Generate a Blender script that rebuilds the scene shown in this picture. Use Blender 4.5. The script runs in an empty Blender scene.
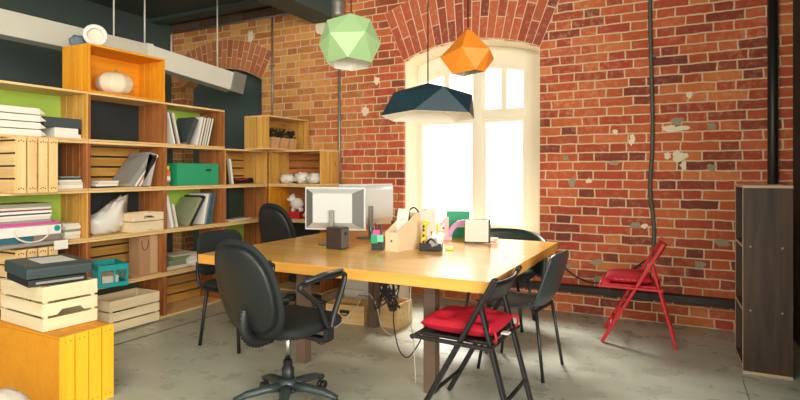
import bpy, bmesh, math, random
from mathutils import Vector, Matrix, Euler
random.seed(7)
PI = math.pi
R = math.radians
scn = bpy.context.scene
COL = scn.collection

# ------------------------------------------------------------------ materials
def lin(c):
    return tuple(((v/255.0)/12.92 if v/255.0 <= 0.04045 else ((v/255.0+0.055)/1.055)**2.4) for v in c) + (1.0,)

class NT:
    def __init__(s, m):
        s.t = m.node_tree; s.n = s.t.nodes; s.l = s.t.links
    def add(s, k, **kw):
        n = s.n.new(k)
        for a, b in kw.items(): setattr(n, a, b)
        return n
    def put(s, sock, v):
        if v is None: return
        if hasattr(v, 'is_output'): s.l.new(v, sock)
        else: sock.default_value = v
    def m(s, op, a, b=None, c=None):
        n = s.add('ShaderNodeMath', operation=op)
        for i, v in enumerate((a, b, c)): s.put(n.inputs[i], v)
        return n.outputs[0]
    def mix(s, f, a, b, bt='MIX'):
        n = s.add('ShaderNodeMix', data_type='RGBA', blend_type=bt)
        s.put(n.inputs[0], f); s.put(n.inputs[6], a); s.put(n.inputs[7], b)
        return n.outputs[2]
    def noise(s, vec, scale, detail=3, rough=0.55, dim='3D'):
        n = s.add('ShaderNodeTexNoise', noise_dimensions=dim)
        s.put(n.inputs['Vector'], vec); n.inputs['Scale'].default_value = scale
        n.inputs['Detail'].default_value = detail; n.inputs['Roughness'].default_value = rough
        return n.outputs['Fac']
    def ramp(s, f, stops, interp='LINEAR'):
        n = s.add('ShaderNodeValToRGB'); r = n.color_ramp; r.interpolation = interp
        while len(r.elements) < len(stops): r.elements.new(0.5)
        for e, (p, c) in zip(r.elements, stops):
            e.position = p; e.color = c
        s.put(n.inputs[0], f)
        return n.outputs[0]
    def mapping(s, vec, scale=(1,1,1), loc=(0,0,0)):
        n = s.add('ShaderNodeMapping'); s.put(n.inputs[0], vec)
        n.inputs['Scale'].default_value = scale; n.inputs['Location'].default_value = loc
        return n.outputs[0]

def newmat(name):
    m = bpy.data.materials.new(name); m.use_nodes = True
    k = NT(m); b = k.n['Principled BSDF']
    return m, k, b

def plain(name, c, rough=0.6, metal=0.0, var=0.08, scale=30.0, bump=0.0, spec=0.5, island=0.0, sheen=0.0):
    m, k, b = newmat(name)
    co = k.add('ShaderNodeTexCoord').outputs['Object']
    n = k.noise(co, scale)
    f = k.m('MULTIPLY_ADD', n, 2*var, 1.0-var)
    if island:
        g = k.add('ShaderNodeNewGeometry').outputs['Random Per Island']
        f = k.m('MULTIPLY', f, k.m('MULTIPLY_ADD', g, 2*island, 1.0-island))
    hsv = k.add('ShaderNodeHueSaturation'); hsv.inputs['Color'].default_value = lin(c)
    k.put(hsv.inputs['Value'], f)
    k.put(b.inputs['Base Color'], hsv.outputs[0])
    b.inputs['Roughness'].default_value = rough; b.inputs['Metallic'].default_value = metal
    b.inputs['Specular IOR Level'].default_value = spec
    if sheen: b.inputs['Sheen Weight'].default_value = sheen
    if bump:
        bp = k.add('ShaderNodeBump'); bp.inputs['Strength'].default_value = bump
        bp.inputs['Distance'].default_value = 0.01
        k.put(bp.inputs['Height'], n); k.put(b.inputs['Normal'], bp.outputs[0])
    return m

def wood(name, dark, light, axis='z', rough=0.55, scale=1.0, knots=True, island=0.14, spec=0.4):
    m, k, b = newmat(name)
    co = k.add('ShaderNodeTexCoord').outputs['Object']
    rnd = k.add('ShaderNodeNewGeometry').outputs['Random Per Island']
    off = k.add('ShaderNodeCombineXYZ')
    k.put(off.inputs[0], k.m('MULTIPLY', rnd, 7.0)); k.put(off.inputs[1], k.m('MULTIPLY', rnd, 3.0)); k.put(off.inputs[2], k.m('MULTIPLY', rnd, 11.0))
    va = k.add('ShaderNodeVectorMath', operation='ADD'); k.put(va.inputs[0], co); k.put(va.inputs[1], off.outputs[0])
    sc = [28*scale]*3; sc['xyz'.index(axis)] = 1.6*scale
    n = k.noise(k.mapping(va.outputs[0], sc), 1.0, 4, 0.6)
    sc2 = [7*scale]*3; sc2['xyz'.index(axis)] = 1.0*scale
    n2 = k.noise(k.mapping(va.outputs[0], sc2), 1.0, 2, 0.5)
    f = k.m('ADD', k.m('MULTIPLY', n, 0.6), k.m('MULTIPLY', n2, 0.4))
    c = k.ramp(f, [(0.33, lin(dark)), (0.68, lin(light))])
    if knots:
        v = k.add('ShaderNodeTexVoronoi'); sc3 = [6.5*scale]*3; sc3['xyz'.index(axis)] = 3.0*scale
        k.put(v.inputs['Vector'], k.mapping(va.outputs[0], sc3)); v.inputs['Scale'].default_value = 1.0
        kf = k.ramp(v.outputs['Distance'], [(0.05, (0.55,0.55,0.55,1)), (0.11, (0,0,0,1))])
        c = k.mix(kf, c, lin(tuple(int(x*0.55) for x in dark)))
    hsv = k.add('ShaderNodeHueSaturation'); k.put(hsv.inputs['Color'], c)
    k.put(hsv.inputs['Value'], k.m('MULTIPLY_ADD', rnd, 2*island, 1.0-island))
    k.put(b.inputs['Base Color'], hsv.outputs[0])
    b.inputs['Roughness'].default_value = rough; b.inputs['Specular IOR Level'].default_value = spec
    bp = k.add('ShaderNodeBump'); bp.inputs['Strength'].default_value = 0.15; bp.inputs['Distance'].default_value = 0.004
    k.put(bp.inputs['Height'], n); k.put(b.inputs['Normal'], bp.outputs[0])
    return m

def brick_mat(name):
    m, k, b = newmat(name)
    co = k.add('ShaderNodeTexCoord').outputs['Object']
    wob = k.add('ShaderNodeTexNoise'); k.put(wob.inputs['Vector'], co); wob.inputs['Scale'].default_value = 9.0; wob.inputs['Detail'].default_value = 3
    sub = k.add('ShaderNodeVectorMath', operation='SUBTRACT'); k.put(sub.inputs[0], wob.outputs['Color']); sub.inputs[1].default_value = (.5,.5,.5)
    scl = k.add('ShaderNodeVectorMath', operation='SCALE'); k.put(scl.inputs[0], sub.outputs[0]); scl.inputs['Scale'].default_value = 0.018
    ad = k.add('ShaderNodeVectorMath', operation='ADD'); k.put(ad.inputs[0], co); k.put(ad.inputs[1], scl.outputs[0])
    sp = k.add('ShaderNodeSeparateXYZ'); k.put(sp.inputs[0], ad.outputs[0])
    so = k.add('ShaderNodeSeparateXYZ'); k.put(so.inputs[0], co)
    geo = k.add('ShaderNodeNewGeometry')
    CH, LS, LH, MO = 0.082, 0.285, 0.142, 0.012
    P = LS+LH
    xx = k.m('ADD', sp.outputs[0], sp.outputs[1])
    rowf = k.m('DIVIDE', sp.outputs[2], CH)
    row = k.m('FLOOR', rowf)
    zl = k.m('MULTIPLY', k.m('SUBTRACT', rowf, row), CH)
    # per-row pseudo random shift on top of the half-period bond
    jit = k.add('ShaderNodeTexWhiteNoise', noise_dimensions='1D'); k.put(jit.inputs['W'], row)
    sh = k.m('MULTIPLY_ADD', k.m('MODULO', k.m('ADD', row, 100.0), 2.0), P/2, k.m('MULTIPLY', jit.outputs['Value'], 0.07))
    xs = k.m('ADD', k.m('ADD', xx, sh), 20.0)
    pf = k.m('DIVIDE', xs, P); pi_ = k.m('FLOOR', pf)
    xl = k.m('MULTIPLY', k.m('SUBTRACT', pf, pi_), P)
    isH = k.m('GREATER_THAN', xl, LS)
    bl = k.m('SUBTRACT', xl, k.m('MULTIPLY', isH, LS))
    bw = k.m('SUBTRACT', LS, k.m('MULTIPLY', isH, LS-LH))
    dx = k.m('MINIMUM', bl, k.m('SUBTRACT', bw, bl))
    dz = k.m('MINIMUM', zl, k.m('SUBTRACT', CH, zl))
    d = k.m('MINIMUM', dx, dz)
    mr = k.add('ShaderNodeMapRange', interpolation_type='SMOOTHSTEP'); k.put(mr.inputs[0], d)
    mr.inputs[1].default_value = MO*0.28; mr.inputs[2].default_value = MO*0.75
    face = mr.outputs[0]
    idv = k.add('ShaderNodeCombineXYZ'); k.put(idv.inputs[0], k.m('MULTIPLY_ADD', pi_, 2.0, isH)); k.put(idv.inputs[1], row)
    wn = k.add('ShaderNodeTexWhiteNoise', noise_dimensions='3D'); k.put(wn.inputs['Vector'], idv.outputs[0])
    rv = wn.outputs['Value']
    redc = k.ramp(rv, [(0.0, lin((124,62,54))), (0.16, lin((146,66,50))), (0.36, lin((180,78,50))), (0.6, lin((204,106,62))), (0.82, lin((182,72,54))), (1.0, lin((216,128,72)))])
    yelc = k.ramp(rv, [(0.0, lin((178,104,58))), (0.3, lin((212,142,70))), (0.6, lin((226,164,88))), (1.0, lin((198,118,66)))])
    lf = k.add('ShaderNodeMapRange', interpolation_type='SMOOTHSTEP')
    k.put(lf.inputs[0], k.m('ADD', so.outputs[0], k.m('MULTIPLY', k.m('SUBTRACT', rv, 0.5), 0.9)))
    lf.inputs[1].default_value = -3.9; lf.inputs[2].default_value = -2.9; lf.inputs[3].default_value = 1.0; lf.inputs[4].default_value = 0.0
    bc = k.mix(lf.outputs[0], redc, yelc)  # warm light on the left end, put into the brick colour
    n1 = k.noise(co, 22.0, 5, 0.65); n2 = k.noise(co, 2.2, 3, 0.6)
    bc = k.mix(k.ramp(n1, [(0.56, (0,0,0,1)), (0.72, (0.22,0.22,0.22,1))]), bc, lin((214,164,120)))
    hs = k.add('ShaderNodeHueSaturation'); k.put(hs.inputs['Color'], bc); k.put(hs.inputs['Value'], k.m('MULTIPLY_ADD', n2, 0.5, 0.75))
    mort = k.mix(n1, lin((206,172,134)), lin((244,218,180)))
    fadem = k.ramp(k.noise(co, 1.1, 3, 0.6), [(0.38, (0,0,0,1)), (0.7, (0.5,0.5,0.5,1))])
    c = k.mix(face, mort, hs.outputs[0])
    c = k.mix(k.m('MULTIPLY', fadem, k.ramp(n1, [(0.46, (0,0,0,1)), (0.62, (0.75,0.75,0.75,1))])), c, lin((224,176,130)))
    k.put(b.inputs['Base Color'], c)
    b.inputs['Roughness'].default_value = 0.8; b.inputs['Specular IOR Level'].default_value = 0.3
    bp = k.add('ShaderNodeBump'); bp.inputs['Strength'].default_value = 0.55; bp.inputs['Distance'].default_value = 0.012
    k.put(bp.inputs['Height'], k.m('ADD', face, k.m('MULTIPLY', n1, 0.5))); k.put(b.inputs['Normal'], bp.outputs[0])
    return m

def voussoir_mat(name, stops):
    m, k, b = newmat(name)
    co = k.add('ShaderNodeTexCoord').outputs['Object']
    rv = k.add('ShaderNodeNewGeometry').outputs['Random Per Island']
    c = k.ramp(rv, stops)
    n1 = k.noise(co, 24.0, 5, 0.65)
    c = k.mix(k.m('MULTIPLY', k.m('GREATER_THAN', n1, 0.57), 0.25), c, lin((216,176,140)))
    k.put(b.inputs['Base Color'], c); b.inputs['Roughness'].default_value = 0.8
    bp = k.add('ShaderNodeBump'); bp.inputs['Strength'].default_value = 0.4; bp.inputs['Distance'].default_value = 0.01
    k.put(bp.inputs['Height'], n1); k.put(b.inputs['Normal'], bp.outputs[0])
    return m

def floor_mat():
    m, k, b = newmat('polished concrete')
    co = k.add('ShaderNodeTexCoord').outputs['Object']
    a = k.noise(co, 0.7, 4, 0.55); d = k.noise(co, 5.0, 4, 0.6); e = k.noise(k.mapping(co, (1.5,6,1)), 1.2, 3, 0.6)
    f = k.m('ADD', k.m('ADD', k.m('MULTIPLY', a, 0.5), k.m('MULTIPLY', d, 0.25)), k.m('MULTIPLY', e, 0.25))
    c = k.ramp(f, [(0.28, lin((132,138,124))), (0.5, lin((176,180,164))), (0.72, lin((208,210,194)))])
    k.put(b.inputs['Base Color'], c)
    k.put(b.inputs['Roughness'], k.m('MULTIPLY_ADD', d, 0.3, 0.15))
    b.inputs['Specular IOR Level'].default_value = 0.5
    return m

M = {}
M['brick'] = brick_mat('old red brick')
M['vouss'] = voussoir_mat('arch brick', [(0, lin((122,56,48))), (0.35, lin((184,84,56))), (0.7, lin((206,108,70))), (1, lin((150,66,54)))])
M['voussy'] = voussoir_mat('arch brick pale', [(0, lin((168,92,58))), (0.5, lin((206,128,78))), (1, lin((186,104,66)))])
M['mortar'] = plain('lime mortar', (226,196,158), 0.9, var=0.12, scale=14, bump=0.4)
M['plaster'] = plain('old plaster', (236,222,196), 0.9, var=0.1, scale=8, bump=0.3)
M['plasterg'] = plain('grey cement patch', (158,148,122), 0.9, var=0.12, scale=20)
M['floor'] = floor_mat()
M['green'] = plain('dark green paint', (76,92,88), 0.6, var=0.06, scale=2)
M['greend'] = plain('deep green ceiling paint', (66,80,76), 0.7, var=0.06, scale=2)
M['darkwall'] = plain('black brown wall paint', (48,44,38), 0.7, var=0.05, scale=3)
M['winframe'] = plain('cream window paint', (236,228,208), 0.5, var=0.03, scale=5)
M['pine'] = wood('pale pine y', (212,168,108), (240,208,150), 'y')
M['pinex'] = wood('pale pine x', (212,168,108), (240,208,150), 'x')
M['pinez'] = wood('pale pine z', (212,168,108), (240,208,150), 'z')
M['raw'] = wood('raw crate wood', (226,202,160), (246,228,190), 'y', island=0.06)
M['rawx'] = wood('raw crate wood x', (226,202,160), (246,228,190), 'x', island=0.06)
M['honey'] = wood('honey stained pine', (192,136,56), (234,186,100), 'z')
M['honeyy'] = wood('honey stained pine y', (176,122,48), (222,172,88), 'y')
M['brown'] = wood('red brown stained pine', (138,80,40), (192,122,66), 'z')
M['browny'] = wood('red brown stained pine y', (138,80,40), (192,122,66), 'y')
M['orange'] = wood('orange stained board', (222,138,18), (240,166,38), 'y', knots=False, island=0.05)
M['orangez'] = wood('orange stained slat', (222,138,18), (242,172,40), 'z', knots=True, island=0.08)
M['yellow'] = wood('yellow painted slat', (238,176,28), (250,198,48), 'z', knots=False, island=0.05)
M['yellowb'] = wood('amber painted board', (218,140,26), (228,154,36), 'y', knots=False, island=0.03)
M['table'] = wood('varnished table board', (224,160,70), (246,196,106), 'x', rough=0.2, scale=0.55, knots=False, island=0.02, spec=0.6)
M['tedge'] = wood('varnished table edge', (216,146,56), (236,174,82), 'x', rough=0.4, scale=0.6, island=0.02)
M['lime'] = plain('lime green paint', (172,206,86), 0.6, var=0.05, scale=6)
M['backdark'] = plain('black green panel', (38,46,48), 0.6, var=0.06, scale=5)
M['legmetal'] = plain('brown metal', (104,82,66), 0.5, var=0.08, scale=20)
M['black'] = plain('black plastic', (30,32,33), 0.42, var=0.06)
M['blackf'] = plain('black fabric', (24,29,30), 0.8, var=0.12, scale=200, bump=0.15)
M['blackwood'] = plain('black lacquered wood', (26,26,27), 0.35, var=0.08)
M['shell'] = plain('dark green grey plastic', (50,62,63), 0.35, var=0.05)
M['chrome'] = plain('brushed steel', (190,188,180), 0.25, metal=1.0, var=0.03)
M['greymetal'] = plain('grey galvanised metal', (150,148,138), 0.45, metal=0.6, var=0.08, scale=12)
M['duct'] = plain('cream sheet metal', (222,218,202), 0.5, var=0.05, scale=6)
M['white'] = plain('white paper', (236,232,222), 0.7, var=0.03)
M['offwhite'] = plain('off white card', (222,214,196), 0.7, var=0.04)
M['grey'] = plain('grey card', (150,148,142), 0.7, var=0.04)
M['dgrey'] = plain('dark grey plastic', (62,74,76), 0.5, var=0.05)
M['kraft'] = plain('kraft paper', (182,138,100), 0.8, var=0.06, scale=10)
M['teal'] = plain('teal plastic', (22,150,152), 0.4, var=0.04)
M['emerald'] = plain('emerald card', (32,156,108), 0.55, var=0.04)
M['red'] = plain('red painted wood', (196,32,40), 0.4, var=0.06)
M['redf'] = plain('crimson fabric', (182,8,38), 0.75, var=0.12, scale=60, bump=0.15)
M['pink'] = plain('magenta card', (206,84,150), 0.6, var=0.04)
M['lilac'] = plain('lilac plastic', (202,150,196), 0.5, var=0.04)
M['pinkl'] = plain('pale pink card', (240,186,190), 0.6, var=0.04)
M['blue'] = plain('petrol blue card', (50,104,122), 0.6, var=0.05)
M['olive'] = plain('sage card', (142,150,116), 0.6, var=0.05)
M['yel'] = plain('yellow plastic', (238,200,40), 0.5, var=0.04)
M['cream'] = plain('cream plywood', (232,208,170), 0.6, var=0.04, scale=12)
M['lgreen'] = plain('pale green metal', (152,184,130), 0.5, var=0.02)
M['lorange'] = plain('orange lacquer', (238,136,40), 0.45, var=0.02)
M['lblue'] = plain('dark petrol lacquer', (22,46,56), 0.4, var=0.03)
M['inner'] = plain('white shade lining', (246,240,226), 0.6, var=0.01)
M['screen'] = plain('silver plastic', (206,207,202), 0.4, var=0.02)
M['mesh'] = plain('dark grille', (112,114,110), 0.6, var=0.2, scale=300)
M['walnut'] = wood('dark walnut panel', (50,36,29), (90,67,52), 'z', rough=0.45, scale=1.2, knots=False, island=0.0)
M['walnute'] = plain('pale panel edge', (196,170,140), 0.5, var=0.05)
M['bag'] = plain('white plastic bag', (228,224,214), 0.4, var=0.05, scale=12)
M['cableb'] = plain('black cable', (26,26,26), 0.5, var=0.02)
M['cablew'] = plain('pale cable', (196,190,176), 0.5, var=0.02)
M['glass'] = None
def glass_mat():
    m, k, b = newmat('window glass')
    tr = k.add('ShaderNodeBsdfTransparent'); gl = k.add('ShaderNodeBsdfGlossy'); gl.inputs['Roughness'].default_value = 0.03
    lw = k.add('ShaderNodeLayerWeight'); lw.inputs[0].default_value = 0.25
    mx = k.add('ShaderNodeMixShader'); k.put(mx.inputs[0], k.m('MULTIPLY', lw.outputs['Fresnel'], 0.5)); k.put(mx.inputs[1], tr.outputs[0]); k.put(mx.inputs[2], gl.outputs[0])
    k.l.new(mx.outputs[0], k.n['Material Output'].inputs['Surface'])
    return m
M['glass'] = glass_mat()
M['dglass'] = plain('dusky green glass', (52,70,62), 0.15, var=0.25, scale=7)

# ------------------------------------------------------------------ mesh helpers
def BM(): return bmesh.new()

def box(bm, x0, x1, y0, y1, z0, z1, mi=0, T=None):
    vs = [Vector((x, y, z)) for x in (x0, x1) for y in (y0, y1) for z in (z0, z1)]
    if T is not None: vs = [T @ v for v in vs]
    v = [bm.verts.new(p) for p in vs]
    for f in ((0,1,3,2),(4,6,7,5),(0,4,5,1),(2,3,7,6),(0,2,6,4),(1,5,7,3)):
        fc = bm.faces.new([v[i] for i in f]); fc.material_index = mi
    return v

def bar(bm, a, b, w, d=None, up=(0,0,1), mi=0):
    a = Vector(a); b = Vector(b); d = d or w
    z = (b-a).normalized(); u = Vector(up)
    if abs(z.dot(u)) > 0.97: u = Vector((1,0,0))
    x = u.cross(z).normalized(); y = z.cross(x)
    L = (b-a).length
    T = Matrix((x, y, z)).transposed().to_4x4(); T.translation = a
    box(bm, -w/2, w/2, -d/2, d/2, 0, L, mi, T)

def catmull(pts, n=6, closed=False):
    P = [Vector(p) for p in pts]; out = []; N = len(P)
    rng = range(N if closed else N-1)
    for i in rng:
        p0 = P[(i-1) % N] if closed or i > 0 else P[0]
        p1 = P[i]; p2 = P[(i+1) % N]
        p3 = P[(i+2) % N] if closed or i+2 < N else P[-1]
        for k in range(n):
            t = k/n
            out.append(0.5*((2*p1)+(-p0+p2)*t+(2*p0-5*p1+4*p2-p3)*t*t+(-p0+3*p1-3*p2+p3)*t**3))
    if not closed: out.append(P[-1])
    return out

def tube(bm, pts, r, n=8, closed=False, mi=0, flat=1.0):
    P = [Vector(p) for p in pts]; N = len(P)
    rings = []; prev = None
    for i, p in enumerate(P):
        if closed: t = P[(i+1) % N]-P[i-1]
        else: t = P[min(i+1, N-1)]-P[max(i-1, 0)]
        t.normalize()
        if prev is None:
            u = Vector((0,0,1)) if abs(t.z) < 0.9 else Vector((1,0,0))
            x = u.cross(t).normalized()
        else:
            x = (prev-t*prev.dot(t))
            x = x.normalized() if x.length > 1e-6 else Vector((1,0,0)).cross(t).normalized()
        prev = x; y = t.cross(x)
        rr = r[i] if isinstance(r, (list, tuple)) else r
        rings.append([bm.verts.new(p+(x*math.cos(2*PI*k/n)+y*math.sin(2*PI*k/n)*flat)*rr) for k in range(n)])
    for i in range(N if closed else N-1):
        a = rings[i]; b = rings[(i+1) % N]
        for k in range(n):
            f = bm.faces.new((a[k], a[(k+1) % n], b[(k+1) % n], b[k])); f.material_index = mi; f.smooth = True
    if not closed:
        f = bm.faces.new(list(reversed(rings[0]))); f.material_index = mi
        f = bm.faces.new(rings[-1]); f.material_index = mi

def lathe(bm, prof, n=24, T=None, mi=0, cap=True):
    rings = []
    for r, z in prof:
        rg = []
        for k in range(n):
            p = Vector((r*math.cos(2*PI*k/n), r*math.sin(2*PI*k/n), z))
            rg.append(bm.verts.new(T @ p if T is not None else p))
        rings.append(rg)
    for a, b in zip(rings, rings[1:]):
        for k in range(n):
            f = bm.faces.new((a[k], a[(k+1) % n], b[(k+1) % n], b[k])); f.material_index = mi; f.smooth = True
    if cap:
        f = bm.faces.new(list(reversed(rings[0]))); f.material_index = mi
        f = bm.faces.new(rings[-1]); f.material_index = mi

def prism(bm, pts, y0, y1, mi=0, axes='xz'):
    def mk(p, y):
        return {'xz': Vector((p[0], y, p[1])), 'yz': Vector((y, p[0], p[1])), 'xy': Vector((p[0], p[1], y))}[axes]
    a = [bm.verts.new(mk(p, y0)) for p in pts]; b = [bm.verts.new(mk(p, y1)) for p in pts]
    n = len(pts)
    fs = [bm.faces.new(a), bm.faces.new(list(reversed(b)))]
    for i in range(n):
        fs.append(bm.faces.new((a[i], b[i], b[(i+1) % n], a[(i+1) % n])))
    for f in fs: f.material_index = mi

def grid(bm, fn, nu, nv, mi=0, smooth=True):
    g = [[bm.verts.new(Vector(fn(i/nu, j/nv))) for j in range(nv+1)] for i in range(nu+1)]
    for i in range(nu):
        for j in range(nv):
            f = bm.faces.new((g[i][j], g[i+1][j], g[i+1][j+1], g[i][j+1])); f.smooth = smooth; f.material_index = mi

def blob(bm, c, rad, T=None, seed=0, rough=0.0, nu=18, nv=12, flatb=None, power=1.0, mi=0):
    rn = random.Random(seed)
    ph = [(rn.uniform(2, 6), rn.uniform(2, 6), rn.uniform(0, 6), rn.uniform(0, 6)) for _ in range(5)]
    def fn(u, v):
        a = 2*PI*u; b = PI*(v-0.5)
        def sg(x): return math.copysign(abs(x)**power, x)
        q = Vector((sg(math.cos(b))*sg(math.cos(a)), sg(math.cos(b))*sg(math.sin(a)), sg(math.sin(b))))
        s = 1+rough*sum(math.sin(A*q.x*2+p1)*math.cos(B*q.y*2+B*q.z+p2) for A, B, p1, p2 in ph)/3
        p = Vector((q.x*rad[0]*s, q.y*rad[1]*s, q.z*rad[2]*s))
        if flatb is not None: p.z = max(p.z, flatb)
        p += Vector(c)
        return T @ p if T is not None else p
    grid(bm, fn, nu, nv, mi)
    bmesh.ops.remove_doubles(bm, verts=bm.verts, dist=1e-6)

def obj(name, bm, mats, parent=None, bevel=0.0, smooth=False, solid=0.0, subsurf=0):
    bmesh.ops.recalc_face_normals(bm, faces=bm.faces)
    me = bpy.data.meshes.new(name); bm.to_mesh(me); bm.free()
    if smooth:
        for p in me.polygons: p.use_smooth = True
    o = bpy.data.objects.new(name, me); COL.objects.link(o)
    for mm in (mats if isinstance(mats, (list, tuple)) else [mats]): me.materials.append(mm)
    if parent: o.parent = parent
    if solid:
        s = o.modifiers.new('solid', 'SOLIDIFY'); s.thickness = solid; s.offset = 0
    if bevel:
        b = o.modifiers.new('bevel', 'BEVEL'); b.width = bevel; b.segments = 2; b.limit_method = 'ANGLE'; b.angle_limit = R(40)
    if subsurf:
        s = o.modifiers.new('sub', 'SUBSURF'); s.levels = subsurf; s.render_levels = subsurf
    return o

def tag(o, label, cat, group=None):
    o['label'] = label; o['category'] = cat
    if group: o['group'] = group
    return o

def thing(name, label, cat, loc=(0,0,0), rz=0.0, group=None, rx=0.0, ry=0.0):
    o = bpy.data.objects.new(name, None); COL.objects.link(o)
    o.empty_display_size = 0.1
    o.location = loc; o.rotation_euler = (rx, ry, rz)
    return tag(o, label, cat, group)

def struct(name, bm, m, parent=None, **kw):
    o = obj(name, bm, m, parent, **kw)
    if not parent: o['kind'] = 'structure'
    return o

def dup(root, loc, rz=0.0, label=None, group=None, kinds=None):
    r = root.copy(); COL.objects.link(r); r.location = loc; r.rotation_euler = (0, 0, rz)
    if label: r['label'] = label
    if group: r['group'] = group
    for ch in list(root.children):
        c = ch.copy(); COL.objects.link(c); c.parent = r
        for g in list(ch.children):
            d = g.copy(); COL.objects.link(d); d.parent = c
    return r

# ------------------------------------------------------------------ room
YW = 5.17          # face of the brick wall
XL = -6.2          # face of the left wall
XR = 0.80          # face of the right wall
ZC = 3.32          # ceiling
YB = -2.6          # the room is open towards the rest of the loft behind

bm = BM(); box(bm, XL-0.2, 6.0, YB-3, YW+0.45, -0.15, 0.0); fl = struct('floor', bm, M['floor'])
bm = BM()
for a, b in (((-5.9, 1.75), (-2.9, 3.75)), ((-3.6, 1.0), (2.4, 4.9))):
    d = Vector((b[0]-a[0], b[1]-a[1], 0))
fj = BM()
bar(fj, (-3.78, 1.3, 0.0003), (-3.70, 5.1, 0.0003), 0.012, 0.0012, up=(1,0,0))
bar(fj, (0.36, 1.3, 0.0003), (0.36, 4.0, 0.0003), 0.010, 0.0012, up=(1,0,0))
bm.free()
struct('floor_joint', fj, plain('dark joint filler', (84,78,66), 0.8), fl)
bm = BM(); box(bm, XL-0.2, 6.0, YB, YW+0.45, ZC, ZC+0.2); struct('ceiling', bm, M['greend'])
bm = BM(); box(bm, XL-0.2, XL, YB-3, YW+0.45, 0, ZC); struct('wall_left', bm, M['green'])
bm = BM(); box(bm, XR, XR+0.2, 2.5, YW+0.45, 0, ZC); struct('wall_right', bm, M['darkwall'])
# beams under the ceiling
bm = BM(); box(bm, -3.78, -3.44, YB, YW-0.01, 3.03, ZC-0.001); struct('ceiling_beam', bm, M['greend'], bevel=0.008)
bm = BM(); box(bm, XL+0.01, -3.80, 4.80, 4.98, 3.27, ZC-0.001); struct('ceiling_beam', bm, M['greend'], bevel=0.008)

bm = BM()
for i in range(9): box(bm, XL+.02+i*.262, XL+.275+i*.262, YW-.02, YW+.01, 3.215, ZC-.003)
struct('trim_4', bm, plain('dark brown brick', (98,70,54), .85, var=.3, scale=9, island=.25), bevel=.006)  # dark brown brick course close under the ceiling
def arc(cx, cz, r, a0, a1, n):
    return [(cx+r*math.cos(a0+(a1-a0)*i/n), cz+r*math.sin(a0+(a1-a0)*i/n)) for i in range(n+1)]
# window opening
WX0, WX1, WSP, WRISE, WSILL = -2.62, -1.165, 2.49, 0.15, 0.60
hw = (WX1-WX0)/2; WR = (hw*hw+WRISE*WRISE)/(2*WRISE); WCX = (WX0+WX1)/2; WCZ = WSP+WRISE-WR
wa = math.asin(hw/WR)
# niche opening
NX0, NX1, NSP, NRISE = -6.0, -4.59, 2.45, 0.19
nh = (NX1-NX0)/2; NR = (nh*nh+NRISE*NRISE)/(2*NRISE); NCX = (NX0+NX1)/2; NCZ = NSP+NRISE-NR
na = math.asin(nh/NR)
bm = BM(); D1 = YW+0.45
box(bm, XL, NX0, YW, D1, 0, ZC)
box(bm, NX1, WX0, YW, D1, 0, ZC)
box(bm, WX0, WX1, YW, D1, 0, WSILL)
box(bm, WX1, XR+0.2, YW, D1, 0, ZC)
prism(bm, [(NX0, ZC)]+arc(NCX, NCZ, NR, PI/2+na, PI/2-na, 20)+[(NX1, ZC)], YW, D1)
prism(bm, [(WX0, ZC)]+arc(WCX, WCZ, WR, PI/2+wa, PI/2-wa, 24)+[(WX1, ZC)], YW, D1)
bmesh.ops.remove_doubles(bm, verts=bm.verts, dist=1e-5)
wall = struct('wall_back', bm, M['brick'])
# niche infill
bm = BM(); box(bm, NX0-0.0, NX1, YW+0.20, D1, 0, NSP+NRISE+0.02); struct('niche_panel', bm, M['green'], wall)

def ring_bricks(bm, cx, cz, r0, r1, a, w, y0, proud, stagger):
    rm = (r0+r1)/2; n = int(2*a*rm/w)
    for i in range(n):
        t0 = PI/2+a-2*a*i/n; t1 = PI/2+a-2*a*(i+1)/n
        g = 0.0055/rm; t0 -= g; t1 += g
        # alternate one long or two short bricks, as the bond does
        cuts = [(r0, r1)] if False else ([(r0, r0+(r1-r0)*0.36), (r0+(r1-r0)*0.36+0.011, r1)] if (i+stagger) % 2 else [(r0, r0+(r1-r0)*0.64), (r0+(r1-r0)*0.64+0.011, r1)])
        pr = proud*random.uniform(0.5, 1.2)
        for c0, c1 in cuts:
            pts = [(cx+r*math.cos(t), cz+r*math.sin(t)) for r, t in ((c0, t0), (c1, t0), (c1, t1), (c0, t1))]
            prism(bm, pts, y0-pr, y0+0.02)
def arch_trim(name, cx, cz, r0, r1, a, mat, w, zmax):
    bm = BM()
    outer = arc(cx, cz, r1, PI/2+a, PI/2-a, 30); inner = arc(cx, cz, r0, PI/2-a, PI/2+a, 30)
    prism(bm, outer+inner, YW-0.004, YW+0.02)
    t = struct(name, bm, M['mortar'])
    bm = BM(); ring_bricks(bm, cx, cz, r0+0.006, r1-0.004, a, w, YW, 0.010, 0)
    struct('arch_brick', bm, mat, t)
    return t
arch_trim('trim_1', WCX, WCZ, WR, WR+0.58, wa, M['vouss'], 0.088, ZC)
arch_trim('trim_2', NCX, NCZ, NR, NR+0.37, na, M['voussy'], 0.088, ZC)

# rough plaster on the window reveal
bm = BM()
prof = [(WX0, WSILL)]+arc(WCX, WCZ, WR, PI/2+wa, PI/2-wa, 24)+[(WX1, WSILL)]
th = 0.012
inn = [(WX0+th, WSILL)]+arc(WCX, WCZ, WR-th, PI/2+wa*0.985, PI/2-wa*0.985, 24)+[(WX1-th, WSILL)]
n = len(prof)
for i in range(n-1):
    q = [prof[i], prof[i+1], inn[i+1], inn[i]]
    prism(bm, q, YW+0.035+0.02*math.sin(i*1.7), YW+0.37)
struct('trim_3', bm, M['plaster'])
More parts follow.
